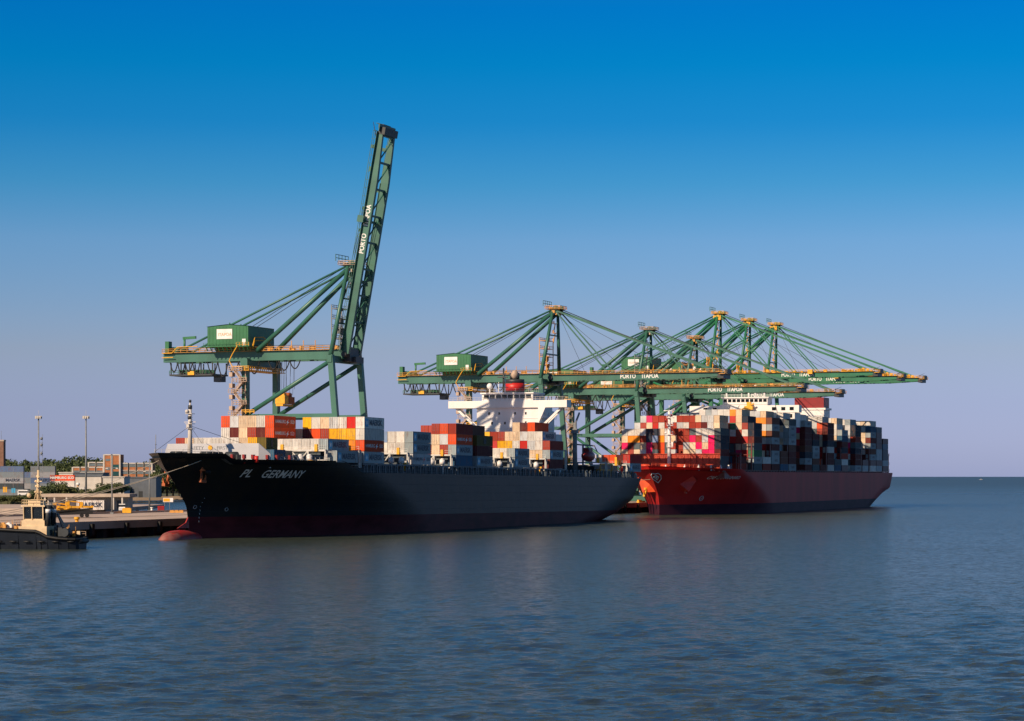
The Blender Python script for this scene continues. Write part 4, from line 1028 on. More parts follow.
    for word, yy in (('PORTO', t0), ('ITAPOÁ', t1)):
        map_text(word, sz, lambda x, y, yy=yy: (-4.68, -(yy+x), -.05+y), M['letter'], bo, 'lettering', bold=.06, sx=.82)
    if up: bo.rotation_euler = (R(-79.6), 0, 0)
    # A-frame
    b = MB()
    tops = ((-2.6, -26.2), (2.6, -26.2))
    for ds, tv in ((-D, 0), (D, 1)): b.tube(c(ds,vt,zg+.8), c(tops[tv][0],-26.4,za), .75, .55, n=12)
    b.bar(c(-D*.72,-27.9,zg+.8+(za-zg)*.35), c(D*.72,-27.9,zg+.8+(za-zg)*.35), .5); b.bar(c(-D*.5,-27.3,zg+(za-zg)*.65), c(D*.5,-27.3,zg+(za-zg)*.65), .45)
    b.bar(c(-2.8,-26.4,za-.3), c(2.8,-26.4,za-.3), 1.6, 1.3)
    b.build('a_frame', M[G], r)
    for sd in (-1, 1):
        b = MB(); b.tube(c(sd*2.6,-27,za-1.2), c(sd*(6 if not T['big'] else 5),-55.5,zg+2.6), .72, n=12); b.build('back_leg', M[G], r)
        b = MB(); b.tube(c(sd*2.6,-27,za), c(sd*4,-84,zg+3), .34, n=8)
        b.tube(c(sd*4,-84,zg+2.4), c(sd*4,-84,zg+4), .5, n=8)
        b.tube(c(sd*3.6,-66,zg+3+(za-zg-3)*21/60), c(sd*3.9,-67.5,zg+3), .2, n=6); b.tube(c(sd*3.6,-66,zg+3+(za-zg-3)*21/60), c(sd*3.9,-63,zg+3), .2, n=6)
        b.build('back_stay', M[G], r)
        if not up:
            b = MB(); y1 = -26.6+ln*.93; y2 = -26.6+ln*.33
            P0 = Vector(c(sd*2.6,-25.6,za)); P1 = Vector(c(sd*4,y1,zg+3.6)); P2 = Vector(c(sd*4,y2,zg+3.6))
            b.bar(P0, P1, .28, .6); b.bar(P0, P2, .28, .5)
            b.build('fore_stay', M[G], r)
    b = MB()
    if up:
        th = R(80.3); P1 = lambda t, ds: c(ds,-26.6+math.cos(th)*t-math.sin(th)*2.2, zg+1.2+math.sin(th)*t+math.cos(th)*2)
        for ds in (-2.4,-1.2,0,1.2,2.4): b.tube(c(ds,-25.5,za+.5), P1(44, ds), .09, n=4)
        for ds in (-4,4):
            A_ = Vector(c(ds*.7,-25.8,za-.5)); B_ = Vector(P1(23, ds)); Cc = Vector(c(ds,-29.5,zg+12)); b.tube(A_, Cc, .3, n=6); b.tube(Cc, B_, .28, n=6)
    else:
        for ds in (-.8,.8): b.tube(c(ds,-25.5,za+1), c(ds,-26.6+ln*.9,zg+3.8), .1, n=4)
    for ds in (-1.5,1.5): b.tube(c(ds,-27,za+.5), c(ds,-62,zg+9), .09, n=4)
    for i_ in range(5): b.tube(c(-3.2+i_*.5,-44-i_*1.7,zg), c(-3.2+i_*.5,-44-i_*1.7,zg-9 if up else zg-5), .05, n=4)
    for ds in (-5.2,5.2): b.tube(c(ds,-86,zg+3.9), c(ds,-60,zg+4.2), .07, n=4); b.tube(c(ds,-57,zg+4.4), c(ds,-30,zg+4.0), .07, n=4)
    if not up:
        for q_ in (.2,.45,.7): b.tube(c(-.9,-25.4,za), c(-3.6,-26.6+ln*q_,zg+3.4), .07, n=4)
    b.build('hoist_rope', M['dsteel'], r)
    # top platform
    yl = 'yellow' if T['plat'] == 'y' else 'ochre'
    b = MB(); b.box(-3.6,3.6,c(0,-29.2,0)[1],c(0,-23.2,0)[1],za-PZ+.4,za-PZ+.52); b.rail([c(-3.6,-29.2,za+.5),c(3.6,-29.2,za+.5),c(3.6,-23.2,za+.5),c(-3.6,-23.2,za+.5),c(-3.6,-29.2,za+.5)], r=.11, step=1.5)
    rq = random.Random(5)
    for _ in range(9 if T['plat'] != 'g' else 4):
        q1, q2, q3 = rq.uniform(-3.3,2.6), rq.uniform(-28.6,-24), rq.uniform(-1.9,.7); b.box(q1,q1+rq.uniform(.4,1.2),c(0,q2,0)[1],c(0,q2,0)[1]+rq.uniform(.4,1.3),za-PZ+q3,za-PZ+q3+rq.uniform(.5,1.5))
    b.bar(c(-2.6,-25.2,za-1.2),c(2.6,-25.2,za-1.2),.5,1.0)
    b.build('top_platform', M[yl if T['plat'] != 'g' else 'peach'], r)
    b = MB(); b.rail([c(-4.4,-29.6,za+1.6),c(4.4,-29.6,za+1.6)],h=2.0,r=.1,step=2)
    for ds in (-3,3): b.tube(c(ds,-25.2,za+.9),c(ds+.5,-25.2,za+.9),1.0,n=12)
    b.build('sheave_frame', M[G], r)
    # service tower between the A-frame legs
    b = MB(); e_ = MB()
    zz = zg+3
    while zz < zg+3+(14 if not T['big'] else 9):
        b.box(-D*.35,D*.35,c(0,-31.5,0)[1],c(0,-28.5,0)[1],zz-PZ,zz-PZ+.15); b.rail([c(-D*.35,-31.5,zz+.15),c(D*.35,-31.5,zz+.15),c(D*.35,-28.5,zz+.15)],r=.09,step=1.5); zz += 3
    rq = random.Random(8)
    for _ in range(16 if T['big'] else 8):
        q1, q2, q3 = rq.uniform(-3,1.8), rq.uniform(-31,-28.6), rq.uniform(zg+2.6, zz-2.2); b.box(q1,q1+rq.uniform(.5,1.5),c(0,q2,0)[1],c(0,q2,0)[1]+rq.uniform(.4,1.2),q3-PZ,q3-PZ+rq.uniform(.6,1.8))
    for (a_, c_) in ((-1,-31.4),(1,-31.4),(-1,-28.6),(1,-28.6)): b.bar(c(a_*D*.35,c_,zg+2.6), c(a_*D*.35,c_,zz-2), .25)
    zz2 = zz
    while zz2 < za-2: b.box(1.0,3.2,c(0,-28,0)[1],c(0,-26.6,0)[1],zz2-PZ,zz2-PZ+.15); b.rail([c(1,-28,zz2),c(3.2,-28,zz2)],r=.09,step=1.1); b.bar(c(1.2,-27.6,zz2-3.5),c(3,-27.6,zz2),.2,.5); zz2 += 3.5
    if T['big']:
        for z_ in (zg+3.4, zg+6.6): b.box(-2.6,2.4,c(0,-31.2,0)[1],c(0,-30.9,0)[1],z_-PZ,z_-PZ+1.9)
        b.box(-3.4,3.4,c(0,-25.0,0)[1],c(0,-24.7,0)[1],za-PZ-2.2,za-PZ-.2); b.box(-3.0,-2.6,c(0,-28.4,0)[1],c(0,-25,0)[1],za-PZ-2.4,za-PZ-.3)
    b.build('service_tower', M[yl if T['plat'] != 'g' else 'steel'], r)
    b = MB(); b.box(-3.2,3.2,c(0,-30.5,0)[1],c(0,-25.4,0)[1],zg-PZ-.9,zg-PZ+2.8); b.box(-1,4.5,c(0,-27,0)[1],c(0,-24.5,0)[1],zg-PZ-1.2,zg-PZ+.6); b.tube(c(-5.4,-26.6,zg+1.2),c(5.4,-26.6,zg+1.2),.8,n=12); b.build('boom_hinge_block', M['dsteel'], r)
    # machinery house
    hh = empty('machinery_house', c(0,-64.0,zg+4.2)); hh.parent = r
    b = MB(); hx = 8.5; hy = 7.0; hz = 6.6
    b.box(-hx,hx,-hy,hy,0,hz-.5); b.quad([(-hx,-hy,hz-.5),(-hx,hy,hz-.5),(-hx,0,hz)][::-1]); b.quad([(hx,-hy,hz-.5),(hx,hy,hz-.5),(hx,0,hz)])
    b.quad([(-hx-.3,-hy-.3,hz-.55),(hx+.3,-hy-.3,hz-.55),(hx+.3,0,hz+.05),(-hx-.3,0,hz+.05)]); b.quad([(-hx-.3,0,hz+.05),(hx+.3,0,hz+.05),(hx+.3,hy+.3,hz-.55),(-hx-.3,hy+.3,hz-.55)])
    for i in range(12):
        y = -hy+1.15*i+.6; b.box(-hx-.06,-hx,y-.05,y+.05,.2,hz-.7)
    b.build('house_wall', M['dgreen'], hh)
    b = MB(); b.box(-hx-.9,hx+.9,-hy-.9,hy+.9,-.25,-.02); b.rail([(-hx-.9,-hy-.9,0),(-hx-.9,hy+.9,0)],h=1.0,r=.05,step=1.4)
    for i in range(11): b.bar((-hx-.7,-hy+i*1.4,-.2),(-hx+.1,-hy+i*1.4,-1.3),.25)
    b.box(-5,5,-6,6,-1.6,-.2); b.build('house_platform', M['dgreen'], hh)
    b = MB(); b.box(-hx-.16,-hx-.07,.3 -1.9,2.9+.8,2.2,5.2); sg = b.build('house_sign', M['letter'], hh)
    sg2 = map_text('ITAPOÁ', 1.35, lambda x, y: (-hx-.19, .9-x*.98, 3.5+y), M['ochre'], sg, 'lettering')
    b = MB(); b.box(-hx-.14,-hx-.07,-6.2,-5.0,.1,2.1); b.build('house_door', M['white'], hh)
    b = MB(); b.rail([(-hx-.8,-hy+3.6,-.2),(-hx-.8,-hy-.6,-.2)],h=1.2,r=.1,step=1.0)
    for side_ in (-1,):
        b.path([(-hx+1,-hy-1,-1),(-hx+2.5,-hy-1.0,1.6),(-hx+8,-hy-1.0,2.0),(-hx+12,-hy-1.0,.2),(-hx+15,-hy-1,-1)],.16); b.path([(-hx+1,-hy-1,0),(-hx+2.5,-hy-1.0,2.6),(-hx+8,-hy-1.0,3.0),(-hx+12,-hy-1.0,1.2),(-hx+15,-hy-1,0)],.13)
    b.build('house_stair', M['yellow'], hh)
    # backreach end
    b = MB(); b.box(-3,3,c(0,-88,0)[1],c(0,-84,0)[1],zg-PZ+2.8,zg-PZ+4.6); b.tube(c(-4,-81.5,zg+2.8),c(-4,-81.5,zg+7.4),.35,n=8); b.bar(c(-4,-82,zg+7.2),c(-4,-77.5,zg+7.4),.55,.8); b.box(-5,-3,c(0,-87.8,0)[1],c(0,-86.5,0)[1],zg-PZ+2.8,zg-PZ+6.3)
    b.build('service_jib', M['dgreen'], r)
    b = MB(); b.path([c(-5.7,-88.5,zg+2.6),c(-5.7,-85,zg+2.6),c(-5.7,-83,zg+4.4),c(-5.7,-76,zg+4.5)],.14); b.path([c(-5.7,-88.5,zg+1.2),c(-5.7,-84.5,zg+1.3)],.14); b.build('end_railing', M['yellow'], r)
    # trolley parked on the backreach
    tr = empty('trolley', c(0,-77.5,zg-2)); tr.parent = r
    b = MB()
    b.box(-4.6,4.6,-6.5,9,-2.4,-1.9)
    for y in (-6,-2,2,5,8.5):
        for x in (-4.4,4.4): b.bar((x,y,-2.1),(x,y,1.6),.3)
    b.box(-3,3,-3,6.5,-1.9,-.5); b.build('trolley_frame', M['dsteel'], tr)
    b = MB(); b.rail([(-4.6,-6.5,-1.9),(-4.6,9,-1.9)],h=1.1,r=.08,step=1.5); b.build('trolley_railing', M['dgreen'], tr)
    b = MB(); b.box(-1.5,1.5,-7.4,-4.8,-4.3,-2.4); b.build('operator_cab', M['dsteel'], tr)
    b = MB(); b.box(-1.56,-1.5,-7.2,-5.0,-4.1,-3.0); b.build('cab_window', M['glass'], tr)
    b = MB(); b.box(-4.9,-4.6,.2,2.4,-2.2,-1.0); b.build('trolley_lamp', M['yellow'], tr)
    # festoon cable loops
    b = MB()
    for (v0, n_, dp, st) in ((-86,4,3.4,2.6), (-73,5,4.6,3.6), (-52,3,3.0,3.6)):
        for i in range(n_):
            pts = []
            for j in range(9):
                u = j/8; pts.append(c(-4.9, v0+(i+u)*st, zg-.3-dp*4*u*(1-u)*(1 if i % 2 else .85)))
            b.path(pts, .19, n=4).cut()
    b.parts('festoon_cable', M['black'], r)
    # stair tower on the near land leg
    st = MB(); z = 6.0; flip = 1
    x0 = -D-2.3
    while z < zg-4:
        va, vb = (-59.6, -56.6) if flip > 0 else (-56.6, -59.6)
        st.bar(c(x0,va,z), c(x0,vb,z+3.4), 1.3, .3); st.box(x0-.9,x0+.9,c(0,min(va,vb)-1.4,0)[1],c(0,min(va,vb)-.3,0)[1],z+1.6-PZ,z+2.9-PZ); st.rail([c(x0-.5,va,z),c(x0-.5,vb,z+3.4)],h=1.1,r=.08,step=1.3)
        ve = vb + (-1.2 if flip < 0 else 0)
        st.box(x0-.8,x0+.9,c(0,-59.6,0)[1],c(0,-56.6,0)[1],z+3.3-PZ,z+3.42-PZ); st.rail([c(x0-.8,-59.6,z+3.4),c(x0-.8,-56.6,z+3.4),c(x0+.9,-56.6,z+3.4)],r=.12,step=.9)
        st.box(x0-1,x0+1,c(0,ve-.3,0)[1],c(0,ve+1.6,0)[1],z+3.4-PZ,z+3.55-PZ); st.rail([c(x0-1,ve-.4,z+3.5),c(x0-1,ve+1.6,z+3.5)],r=.08,step=1.0)
        z += 3.4; flip = -flip
    for v in (-60.8,-56.2): st.bar(c(x0+.6,v,5),c(x0+.6,v,zg-3),.2)
    st.build('stair_tower', M['peach'], r)
    b = MB(); b.box(-D-2.6,D+1.5,c(0,-60.2,0)[1],c(0,-54.6,0)[1],zg-PZ-3.5,zg-PZ-3.3); b.rail([c(-D-2.6,-60.2,zg-3.3),c(-D-2.6,-54.6,zg-3.3),c(D,-54.6,zg-3.3)],r=.12,step=1.2)
    b.path([c(-D-2,-60,zg-3),c(-D-2,-61.6,zg-.5),c(-D-2,-60.5,zg+1.5),c(-D-2,-58.8,zg+4)],.16); b.rail([c(-D-2.2,-60,33.8),c(-D-2.2,-53,33.8)],r=.12,step=1.2)
    b.build('leg_platform', M['yellow'], r)
    b = MB(); 
    for i in range(int((zg-38)/1.2)): b.box(-D-.95,-D-.86,c(0,-58.1,0)[1]-.0,c(0,-57.3,0)[1],34+i*1.2-PZ,34.25+i*1.2-PZ)
    b.build('leg_ladder', M['ochre'], r)
    return r
TA = dict(g='green', zg=50.3, za=76.6, tip=38.5, leg=10, big=False, plat='g', text=(30.3, 38.8, 2.2))
TB = dict(g='bgreen', zg=59.6, za=89.0, tip=47, leg=9, big=True, plat='y', text=(34, 42.6, 2.3))
SG = 'ship-to-shore gantry cranes on the quay'
def putc(o, s, lb, dz=0): o.location = hw(s, -41.75, PZ+dz); o.rotation_euler = (0,0,PHI); tag(o, lb, 'crane', SG); return o
TU = dict(TA); TU['text'] = (33.5, 42, 2.2); TU['tip'] = 40.6; TU['zg'] = 50.3; TU['za'] = 78
c1 = putc(make_crane(TU, True), 146, 'green gantry crane with its boom raised high, foremost of the row')
TA2 = dict(TA); TA2['plat'] = 'o'
c2 = putc(make_crane(TA2), 322, 'green gantry crane behind the white ship bridge, first with lowered boom')
c3 = putc(make_crane(TA), 434, 'green gantry crane with grey top platform, left of the red ship stacks', -1)
c4 = putc(copy_tree(c2), 500, 'shortest-looking green gantry crane, between the grey-topped one and the first yellow-topped one', -1)
c5 = putc(make_crane(TB), 538, 'bright green gantry crane with yellow top, tallest and leftmost of the three yellow-topped')
c6 = putc(copy_tree(c5), 588, 'bright green gantry crane with yellow top, middle of the three yellow-topped', 0)
c7 = putc(copy_tree(c5), 637, 'bright green gantry crane with yellow top, farthest right with longest reaching boom', 1)
# spreader hanging under the first crane
sp = empty('container_spreader', hw(144, -48.0, 36.2), PHI, 'yellow container spreader hanging on ropes under the raised-boom crane', 'spreader')
b = MB(); b.box(-3.3,3.3,-1.1,-.7,0,.5); b.box(-3.3,3.3,.7,1.1,0,.5); b.box(-3.4,-3,-1.2,1.2,0,.6); b.box(3,3.4,-1.2,1.2,0,.6); b.build('spreader_frame', M['yellow'], sp)
b = MB(); b.box(-3,-.6,-1.6,1.6,.7,3.2); b.box(-2.6,-1.0,-1.2,1.2,3.2,3.9); b.build('headblock', M['yellow'], sp)
b = MB(); b.box(-.4,4.2,-1.3,1.3,.7,2.9); b.box(.5,3,-1,1,2.9,4); b.tube((1,-1.4,3.5),(1,1.4,3.5),.7,n=10); b.build('cable_basket', M['rust'], sp)
b = MB()
for x in (-2.4,-1.2,1.4,3.4): b.tube((x,-1,3.5),(x*1.1,-1.4,14.0),.05,n=4); b.tube((x,1,3.5),(x*1.1,1.4,14.0),.05,n=4)
b.build('hanging_rope', M['dsteel'], sp)

# ================================================================== MOORING LINES
def rope(p0, p1, sag, r, lb):
    b = MB(); pts = []
    p0 = Vector(p0); p1 = Vector(p1)
    for i in range(17):
        u = i/16; q = p0.lerp(p1, u); q.z -= sag*4*u*(1-u); pts.append(q-p0)
    b.path(pts, r, n=5); o = b.build('mooring_line', M['rope'], loc=p0); tag(o, lb, 'mooring rope', 'mooring lines from the ships to the quay'); return o
WA_ = world_of(shipA); WB_ = world_of(shipB)
def hp(W, H_, s, z, sd=1): return W @ Vector(L(s, sd*(H_.half(s, z)+.15), z))
rope(hp(WA_, HA, -4.6, 18.6), hw(-62, -27.5, 4.9), 2.2, .075, 'upper of the two pale ropes from the black bow down to the quay at left')
rope(hp(WA_, HA, -4.9, 18.3), hw(-78, -27.5, 4.9), 2.6, .075, 'lower of the two pale ropes from the black bow down to the quay at left')
rope(hp(WA_, HA, -11.5, 18.6, -1), hw(-45, -27, 4.9), 1.6, .06, 'thin pale rope from the black stem tip to the quay')
rope(hp(WB_, HB, 16, 17.0), hw(330, -24.2, 5.2)+Vector((0,0,8)), 1.5, .1, 'pale rope crossing the red bow towards the quay')

# ================================================================== TUG
tg = empty('tugboat', (-95.5, 474, 0), R(172), 'small black tugboat with cream wheelhouse at the left edge, by the pier', 'tugboat')
# local x towards the bow; stern at x=-8.5
b = MB()
st_ = [(-7.3,2.6,2.35),(-6.9,3.5,2.4),(-5.5,4.1,2.45),(-3.5,4.4,2.6),(-1.2,4.5,2.95),(.2,4.5,3.7),(1.2,4.5,4.05),(5,4.5,4.2),(9,4.45,4.4),(14,4.1,4.7),(18,2.9,5.1),(20.5,1.2,5.5),(21.3,.05,5.7)]
for i in range(len(st_)-1):
    a, c_ = st_[i], st_[i+1]
    for sd in (-1, 1):
        def q(pts): b.quad(pts if sd == -1 else pts[::-1], smooth=True)
        q([(a[0],sd*a[1]*.85,-1),(c_[0],sd*c_[1]*.8,-1),(c_[0],sd*c_[1],c_[2]),(a[0],sd*a[1],a[2])])
    b.quad([(a[0],-a[1],a[2]-.8),(c_[0],-c_[1],c_[2]-.8),(c_[0],c_[1],c_[2]-.8),(a[0],a[1],a[2]-.8)])
a = st_[0]; b.quad([(a[0],-a[1]*.85,-1),(a[0],-a[1],a[2]),(a[0],a[1],a[2]),(a[0],a[1]*.85,-1)])
b.build('hull', M['tughull'], tg)
b = MB()
for sd in (-1,1):
    b.path([(x, sd*(y+.1), z-.35) for x, y, z in st_], .28, n=6)
for x in range(-6, 18, 3):
    yv = interp(x, [(s[0], s[1]) for s in st_])
    for sd in (-1,1): b.tube((x-.7,sd*(yv+.08),1.6),(x+.7,sd*(yv+.08),1.6),.16,n=8)
b.tube((-7.3,-2.6,1.6),(-7.3,2.6,1.6),.5,n=8); b.build('fender', M['black'], tg)
b = MB(); b.box(-.6,5.4,-2.9,2.9,2.2,4.7); b.box(0.0,4.9,-2.5,2.5,4.7,5.9); [b.box(q,q+.35,-2.98,-2.9,2.6,4.5) for q in (0,1.4,2.8,4.2)]; b.tube((4.3,-2.7,4.7),(4.3,-2.7,6.0),.4,n=8); b.tube((3.0,-2.75,4.7),(3.0,-2.75,5.9),.35,n=8); dh = b.build('deckhouse', M['cream'], tg)
b = MB()
for x in (.6,1.7,2.9,4.0): b.box(x,x+.5,-2.54,-2.5,5.0,5.6).cut()
b.parts('window', M['glass'], dh)
b = MB(); b.box(.3,4.6,-2.3,2.3,5.9,6.2); b.box(-.1,5.0,-2.7,2.7,8.7,9.0)
for (x, y) in ((.35,-2.3),(.35,2.3),(4.5,-2.3),(4.5,2.3),(1.8,-2.32),(3.2,-2.32),(2.7,2.38)): b.bar((x,y,6.1),(x,y*1.1,8.75),.2)
b.box(1.2,3.8,-1.6,1.6,9.0,9.9); b.rail([(.2,-2.5,9.0),(4.8,-2.5,9.0),(4.8,2.5,9.0),(.2,2.5,9.0)],r=.05,step=1.2); wh_ = b.build('wheelhouse', M['cream'], tg)
b = MB(); b.box(.42,4.45,-2.22,2.22,6.2,8.7); b.box(1.4,3.6,-1.64,-1.61,9.2,9.75); b.build('window', M['glass'], wh_)
b = MB(); b.tube((2.2,0,10),(2.2,0,16.2),.4,.25,n=8)
for z, w_ in ((11.4,1.2),(12.6,.9),(13.6,1.1),(14.6,.5)): b.bar((2.2,-w_,z),(2.2,w_,z),.15); b.bar((2.2-w_*.7,0,z+.3),(2.2+w_*.7,0,z+.3),.22); b.ball((2.2+.5*w_,0,z+.3),.28,n=6)
b.bar((1.5,0,10.3),(2.2,0,14),.1); b.bar((3.0,0,10.3),(2.2,0,14),.1); b.ball((4.2,0,11.0),.5,n=8); b.build('mast', M['cream'], tg)
for sd in (-1, 1):
    b = MB(); b.tube((-.4,sd*1.7,5),(-.5,sd*1.7,9.0),.55,.5,n=10); fu = b.build('funnel', M['dsteel'], tg)
    b = MB(); b.tube((-.45,sd*1.7,7.4),(-.48,sd*1.7,8.2),.58,n=10); b.build('funnel_band', M['white'], fu)
b = MB(); b.bar((-1.0,-2.6,7.4),(-3.6,-2.6,3.0),.35,.2); b.bar((-1.0,-1.8,7.4),(-3.6,-1.8,3.0),.35,.2); b.build('stair', M['peach'], tg)
b = MB(); rq = random.Random(3)
for _ in range(26):
    x, y = rq.uniform(-5,11), rq.uniform(-3.6,1); z = 3.0 if x < 0 else 4.0; b.box(x,x+rq.uniform(.2,.7),y,y+rq.uniform(.2,.6),z-.5,z+rq.uniform(.3,1.4)); b.tube((x,y,z),(x+rq.uniform(-.3,.3),y,z+rq.uniform(.8,2.0)),.05,n=4)
b.build('deck_gear', M['ochre'], tg)
b = MB()
for _ in range(14):
    x, y = rq.uniform(-3.5,0), rq.uniform(-3.2,1); b.box(x,x+rq.uniform(.3,.9),y,y+rq.uniform(.3,.8),2.6,rq.uniform(3.2,5.6))
b.bar((-.2,-2.5,4.5),(-.2,-2.5,8.6),.15); b.bar((-3.2,-1.2,2.5),(-1.4,-1.2,7.2),.18); b.build('deck_machinery', M['dsteel'], tg)
b = MB(); b.tube((13.5,-.6,3.8),(13.5,-.6,8.6),.32,n=8); b.bar((13.5,-.6,8.2),(12.6,-.6,9.2),.3); b.build('deck_crane', M['dsteel'], tg)
b = MB(); b.ball((9.2,-1.6,4.9),.5,n=10,sx=1.3); b.box(8.3,10.3,-2.3,-1,4.3,5.0); b.build('fire_monitor', M['white'], tg)
b = MB(); b.tube((11.4,-1.5,4.6),(11.4,1.5,4.6),.9,n=12).cut(); b.tube((-3.8,-1.4,3.4),(-3.8,1.4,3.4),.9,n=12).cut(); b.parts('towing_winch', M['dsteel'], tg)
b = MB()
for (x, y) in ((-1.9,-3.4),(-3.4,-3.3),(-5.3,-3.4),(-1.4,-2.6)): b.box(x-.35,x+.35,y-.3,y+.3,2.8,3.6).cut()
b.parts('deck_box', M['cream'], tg)
b = MB(); b.rail([(-.5,-2.9,4.9),(6.4,-2.9,4.9),(6.4,2.9,4.9)],r=.05,step=1.2); b.rail([(-6.8,-3.4,2.6),(-4,-4.1,2.7)],h=.9,r=.04,step=1.0)
b.build('railing', M['peach'], tg)
b = MB()
for (x) in (5.2,3.4,.3): b.ball((x,-3.0,5.3),.33,n=8).cut()
b.parts('lifebuoy', M['orange' if 'orange' in M else 'rust'], tg)

# ================================================================== ON THE PIER AND BEHIND IT
def thing(name, px, py, z, label, cat, group=None, rz=0):
    Y = (15-z)*2300/(py-476.0); return empty(name, at(px, 0, Y, z), rz, label, cat, group)
# low gatehouse with a beige roof
gb = thing('gatehouse', 87, 509.5, 4.4, 'long low white building with flat beige roof on the pier behind the yellow gear', 'building')
b = MB(); b.box(-12.5,13.0,0,9,0,3.9); b.build('wall', M['wallwhite'], gb)
b = MB(); b.box(-13.6,14.4,-5.4,9.6,4.0,5.0); b.build('roof', M['roofbeige'], gb)
for x in (-12.3,-9.3,-5.5,9.2,12.0):
    b = MB(); b.box(x-.25,x+.25,-5.2,-4.7,0,4.0); b.build('column', M['wallwhite'], gb)
for x in (-11.3,-7.6,10.3):
    b = MB(); b.box(x-.8,x+.9,-.06,.0,.1,2.9); b.build('door', M['wallgrey'], gb)
# white container with lettering in front
o = bpy.data.objects.new('shipping_container', cont_mesh(8.6, 3.0, 'blank')); col.objects.link(o); Y = 722; o.location = at(77,0,Y,4.4); o.rotation_euler = (0,0,R(2)); o.color = (.74,.68,.64,1)
tag(o, 'white container with dark lettering standing under the beige roof on the pier', 'shipping container')
d_ = put(text_mesh('MAERSK', 2.0, 0, .05), M['dblueletter'], o, 'lettering', Matrix.Translation((4.4,-1.27,1.5)) @ Matrix.Rotation(R(90),4,'X') @ Matrix.Diagonal((1.0,1,1,1)))
# trailer carrying yellow spreaders
tr = thing('flat_trailer', 72, 517.5, PZ, 'dark flat trailer on the pier carrying yellow spreaders', 'trailer', rz=R(12))
b = MB(); b.box(-5.5,5.5,-1.4,1.4,.9,2.0); b.bar((-6.5,-1.2,1.0),(5.5,-1.2,2.4),.4,.5); b.bar((-6.5,1.2,1.0),(5.5,1.2,2.4),.4,.5); b.build('trailer_bed', M['black'], tr)
for x in (-5.6,-4.2,2.6,4.0):
    b = MB(); b.tube((x,-1.4,.55),(x,-.8,.55),.55,n=12); b.tube((x,.8,.55),(x,1.4,.55),.55,n=12); b.build('wheel', M['black'], tr)
def yspreader(x, y, z, rz, lb):
    r = empty('container_spreader', tr.matrix_world.translation, 0, lb, 'spreader', 'yellow spreaders stored on the pier trailer'); r.location = Vector(tr.location)+Vector((x, y, z)); r.rotation_euler = (0,0,rz)
    b = MB(); b.box(-4.5,4.5,-1.1,-.7,0,.5); b.box(-4.5,4.5,.7,1.1,0,.5)
    for q_ in (-4.5,-1.5,1.5,4.5): b.box(q_-.25,q_+.25,-1.2,1.2,.0,.6)
    b.build('spreader_frame', M['yellow'], r)
    b = MB(); b.box(-2.6,-1.6,-.9,.9,.6,1.9); b.box(1.2,2.0,-.9,.9,.6,1.6); b.bar((-2,0,1.9),(2,0,1.4),.3); b.build('headblock', M['yellow'], r)
    return r
yspreader(-2.6,.2,2.0,R(10),'yellow spreader on the pier trailer, left one of two'); yspreader(.9,-.1,2.6,R(16),'yellow spreader on the pier trailer, right one of two, tilted higher')
# small truck, red box, yellow sign, lamp posts
tk = thing('small_truck', 122, 512.2, PZ, 'small white pickup-like truck parked beside the low gatehouse', 'truck', rz=R(100))
b = MB(); b.box(-2.6,2.6,-1,1,.6,1.3); b.box(-.4,1.6,-.95,.95,1.3,2.6); b.build('body', M['white'], tk)
b = MB(); b.box(-.45,1.65,-.97,.97,1.7,2.3); b.build('window', M['glass'], tk)
for x in (-1.7,1.7):
    for y in (-.95,.95): b = MB(); b.tube((x,y-.12,.42),(x,y+.12,.42),.42,n=12); b.build('wheel', M['black'], tk)
yb = thing('generator_box', 127, 513.4, PZ, 'yellow steel box beside the lamp post on the pier', 'box'); b = MB(); b.box(-1.3,1.3,-.8,.8,.15,1.5); b.box(-1.1,1.1,-.7,.7,1.5,1.65); b.build('casing', M['yellow'], yb); b = MB(); b.box(-1.4,1.4,-.9,-.6,0,.15); b.box(-1.4,1.4,.6,.9,0,.15); b.build('skid', M['dsteel'], yb)
rb = thing('hose_cabinet', 161, 512.0, PZ, 'small red cabinet by the rear edge of the pier', 'cabinet'); b = MB(); b.box(-.95,.95,-.4,.4,.3,1.7); b.box(-1.05,1.05,-.5,.5,1.7,1.85); b.box(-.9,-.7,-.3,.3,0,.3); b.box(.7,.9,-.3,.3,0,.3); b.build('casing', M['red'], rb); b = MB(); b.box(-.8,.8,-.45,-.41,.4,1.6); b.build('door', M['lifered'], rb)
ys = thing('sign_board', 168.3, 512.0, PZ, 'yellow and white sign board on thin posts at the pier rear edge', 'sign'); b = MB(); b.tube((.4,0,0),(.4,0,3.2),.06,n=6); b.tube((-1.2,0,0),(-1.2,0,3.2),.06,n=6); b.build('post', M['steel'], ys); b = MB(); b.box(-1.6,1.5,-.1,-.02,3.1,4.4); sb_ = b.build('panel', M['white'], ys); b = MB(); b.box(-1.5,.5,-.13,-.11,3.25,4.25); b.build('yellow_face', M['yellow'], sb_)
def lamppost(px, py, h, lb, z=PZ):
    r = thing('lamp_post', px, py, z, lb, 'lamp post', 'lamp posts on the pier')
    b = MB(); b.tube((0,0,0),(0,0,h),.28,.14,n=10); b.box(-.5,.5,-.5,.5,0,.5); b.build('pole', M['steel'], r)
    b = MB(); b.bar((-1.6,0,h*.78),(1.6,0,h*.78),.15); b.build('cross_arm', M['steel'], r)
    for x in (-1.5,1.5): b = MB(); b.box(x-.35,x+.35,-.45,.15,h*.78-.35,h*.78-.05); b.build('lamp_head', M['wallwhite'], r)
    return r
lamppost(112, 514, 17.5, 'slim grey lamp post in front of the brick office tower')
lamppost(149.5, 511.5, 16.5, 'slim grey lamp post on the pier nearest the black bow')
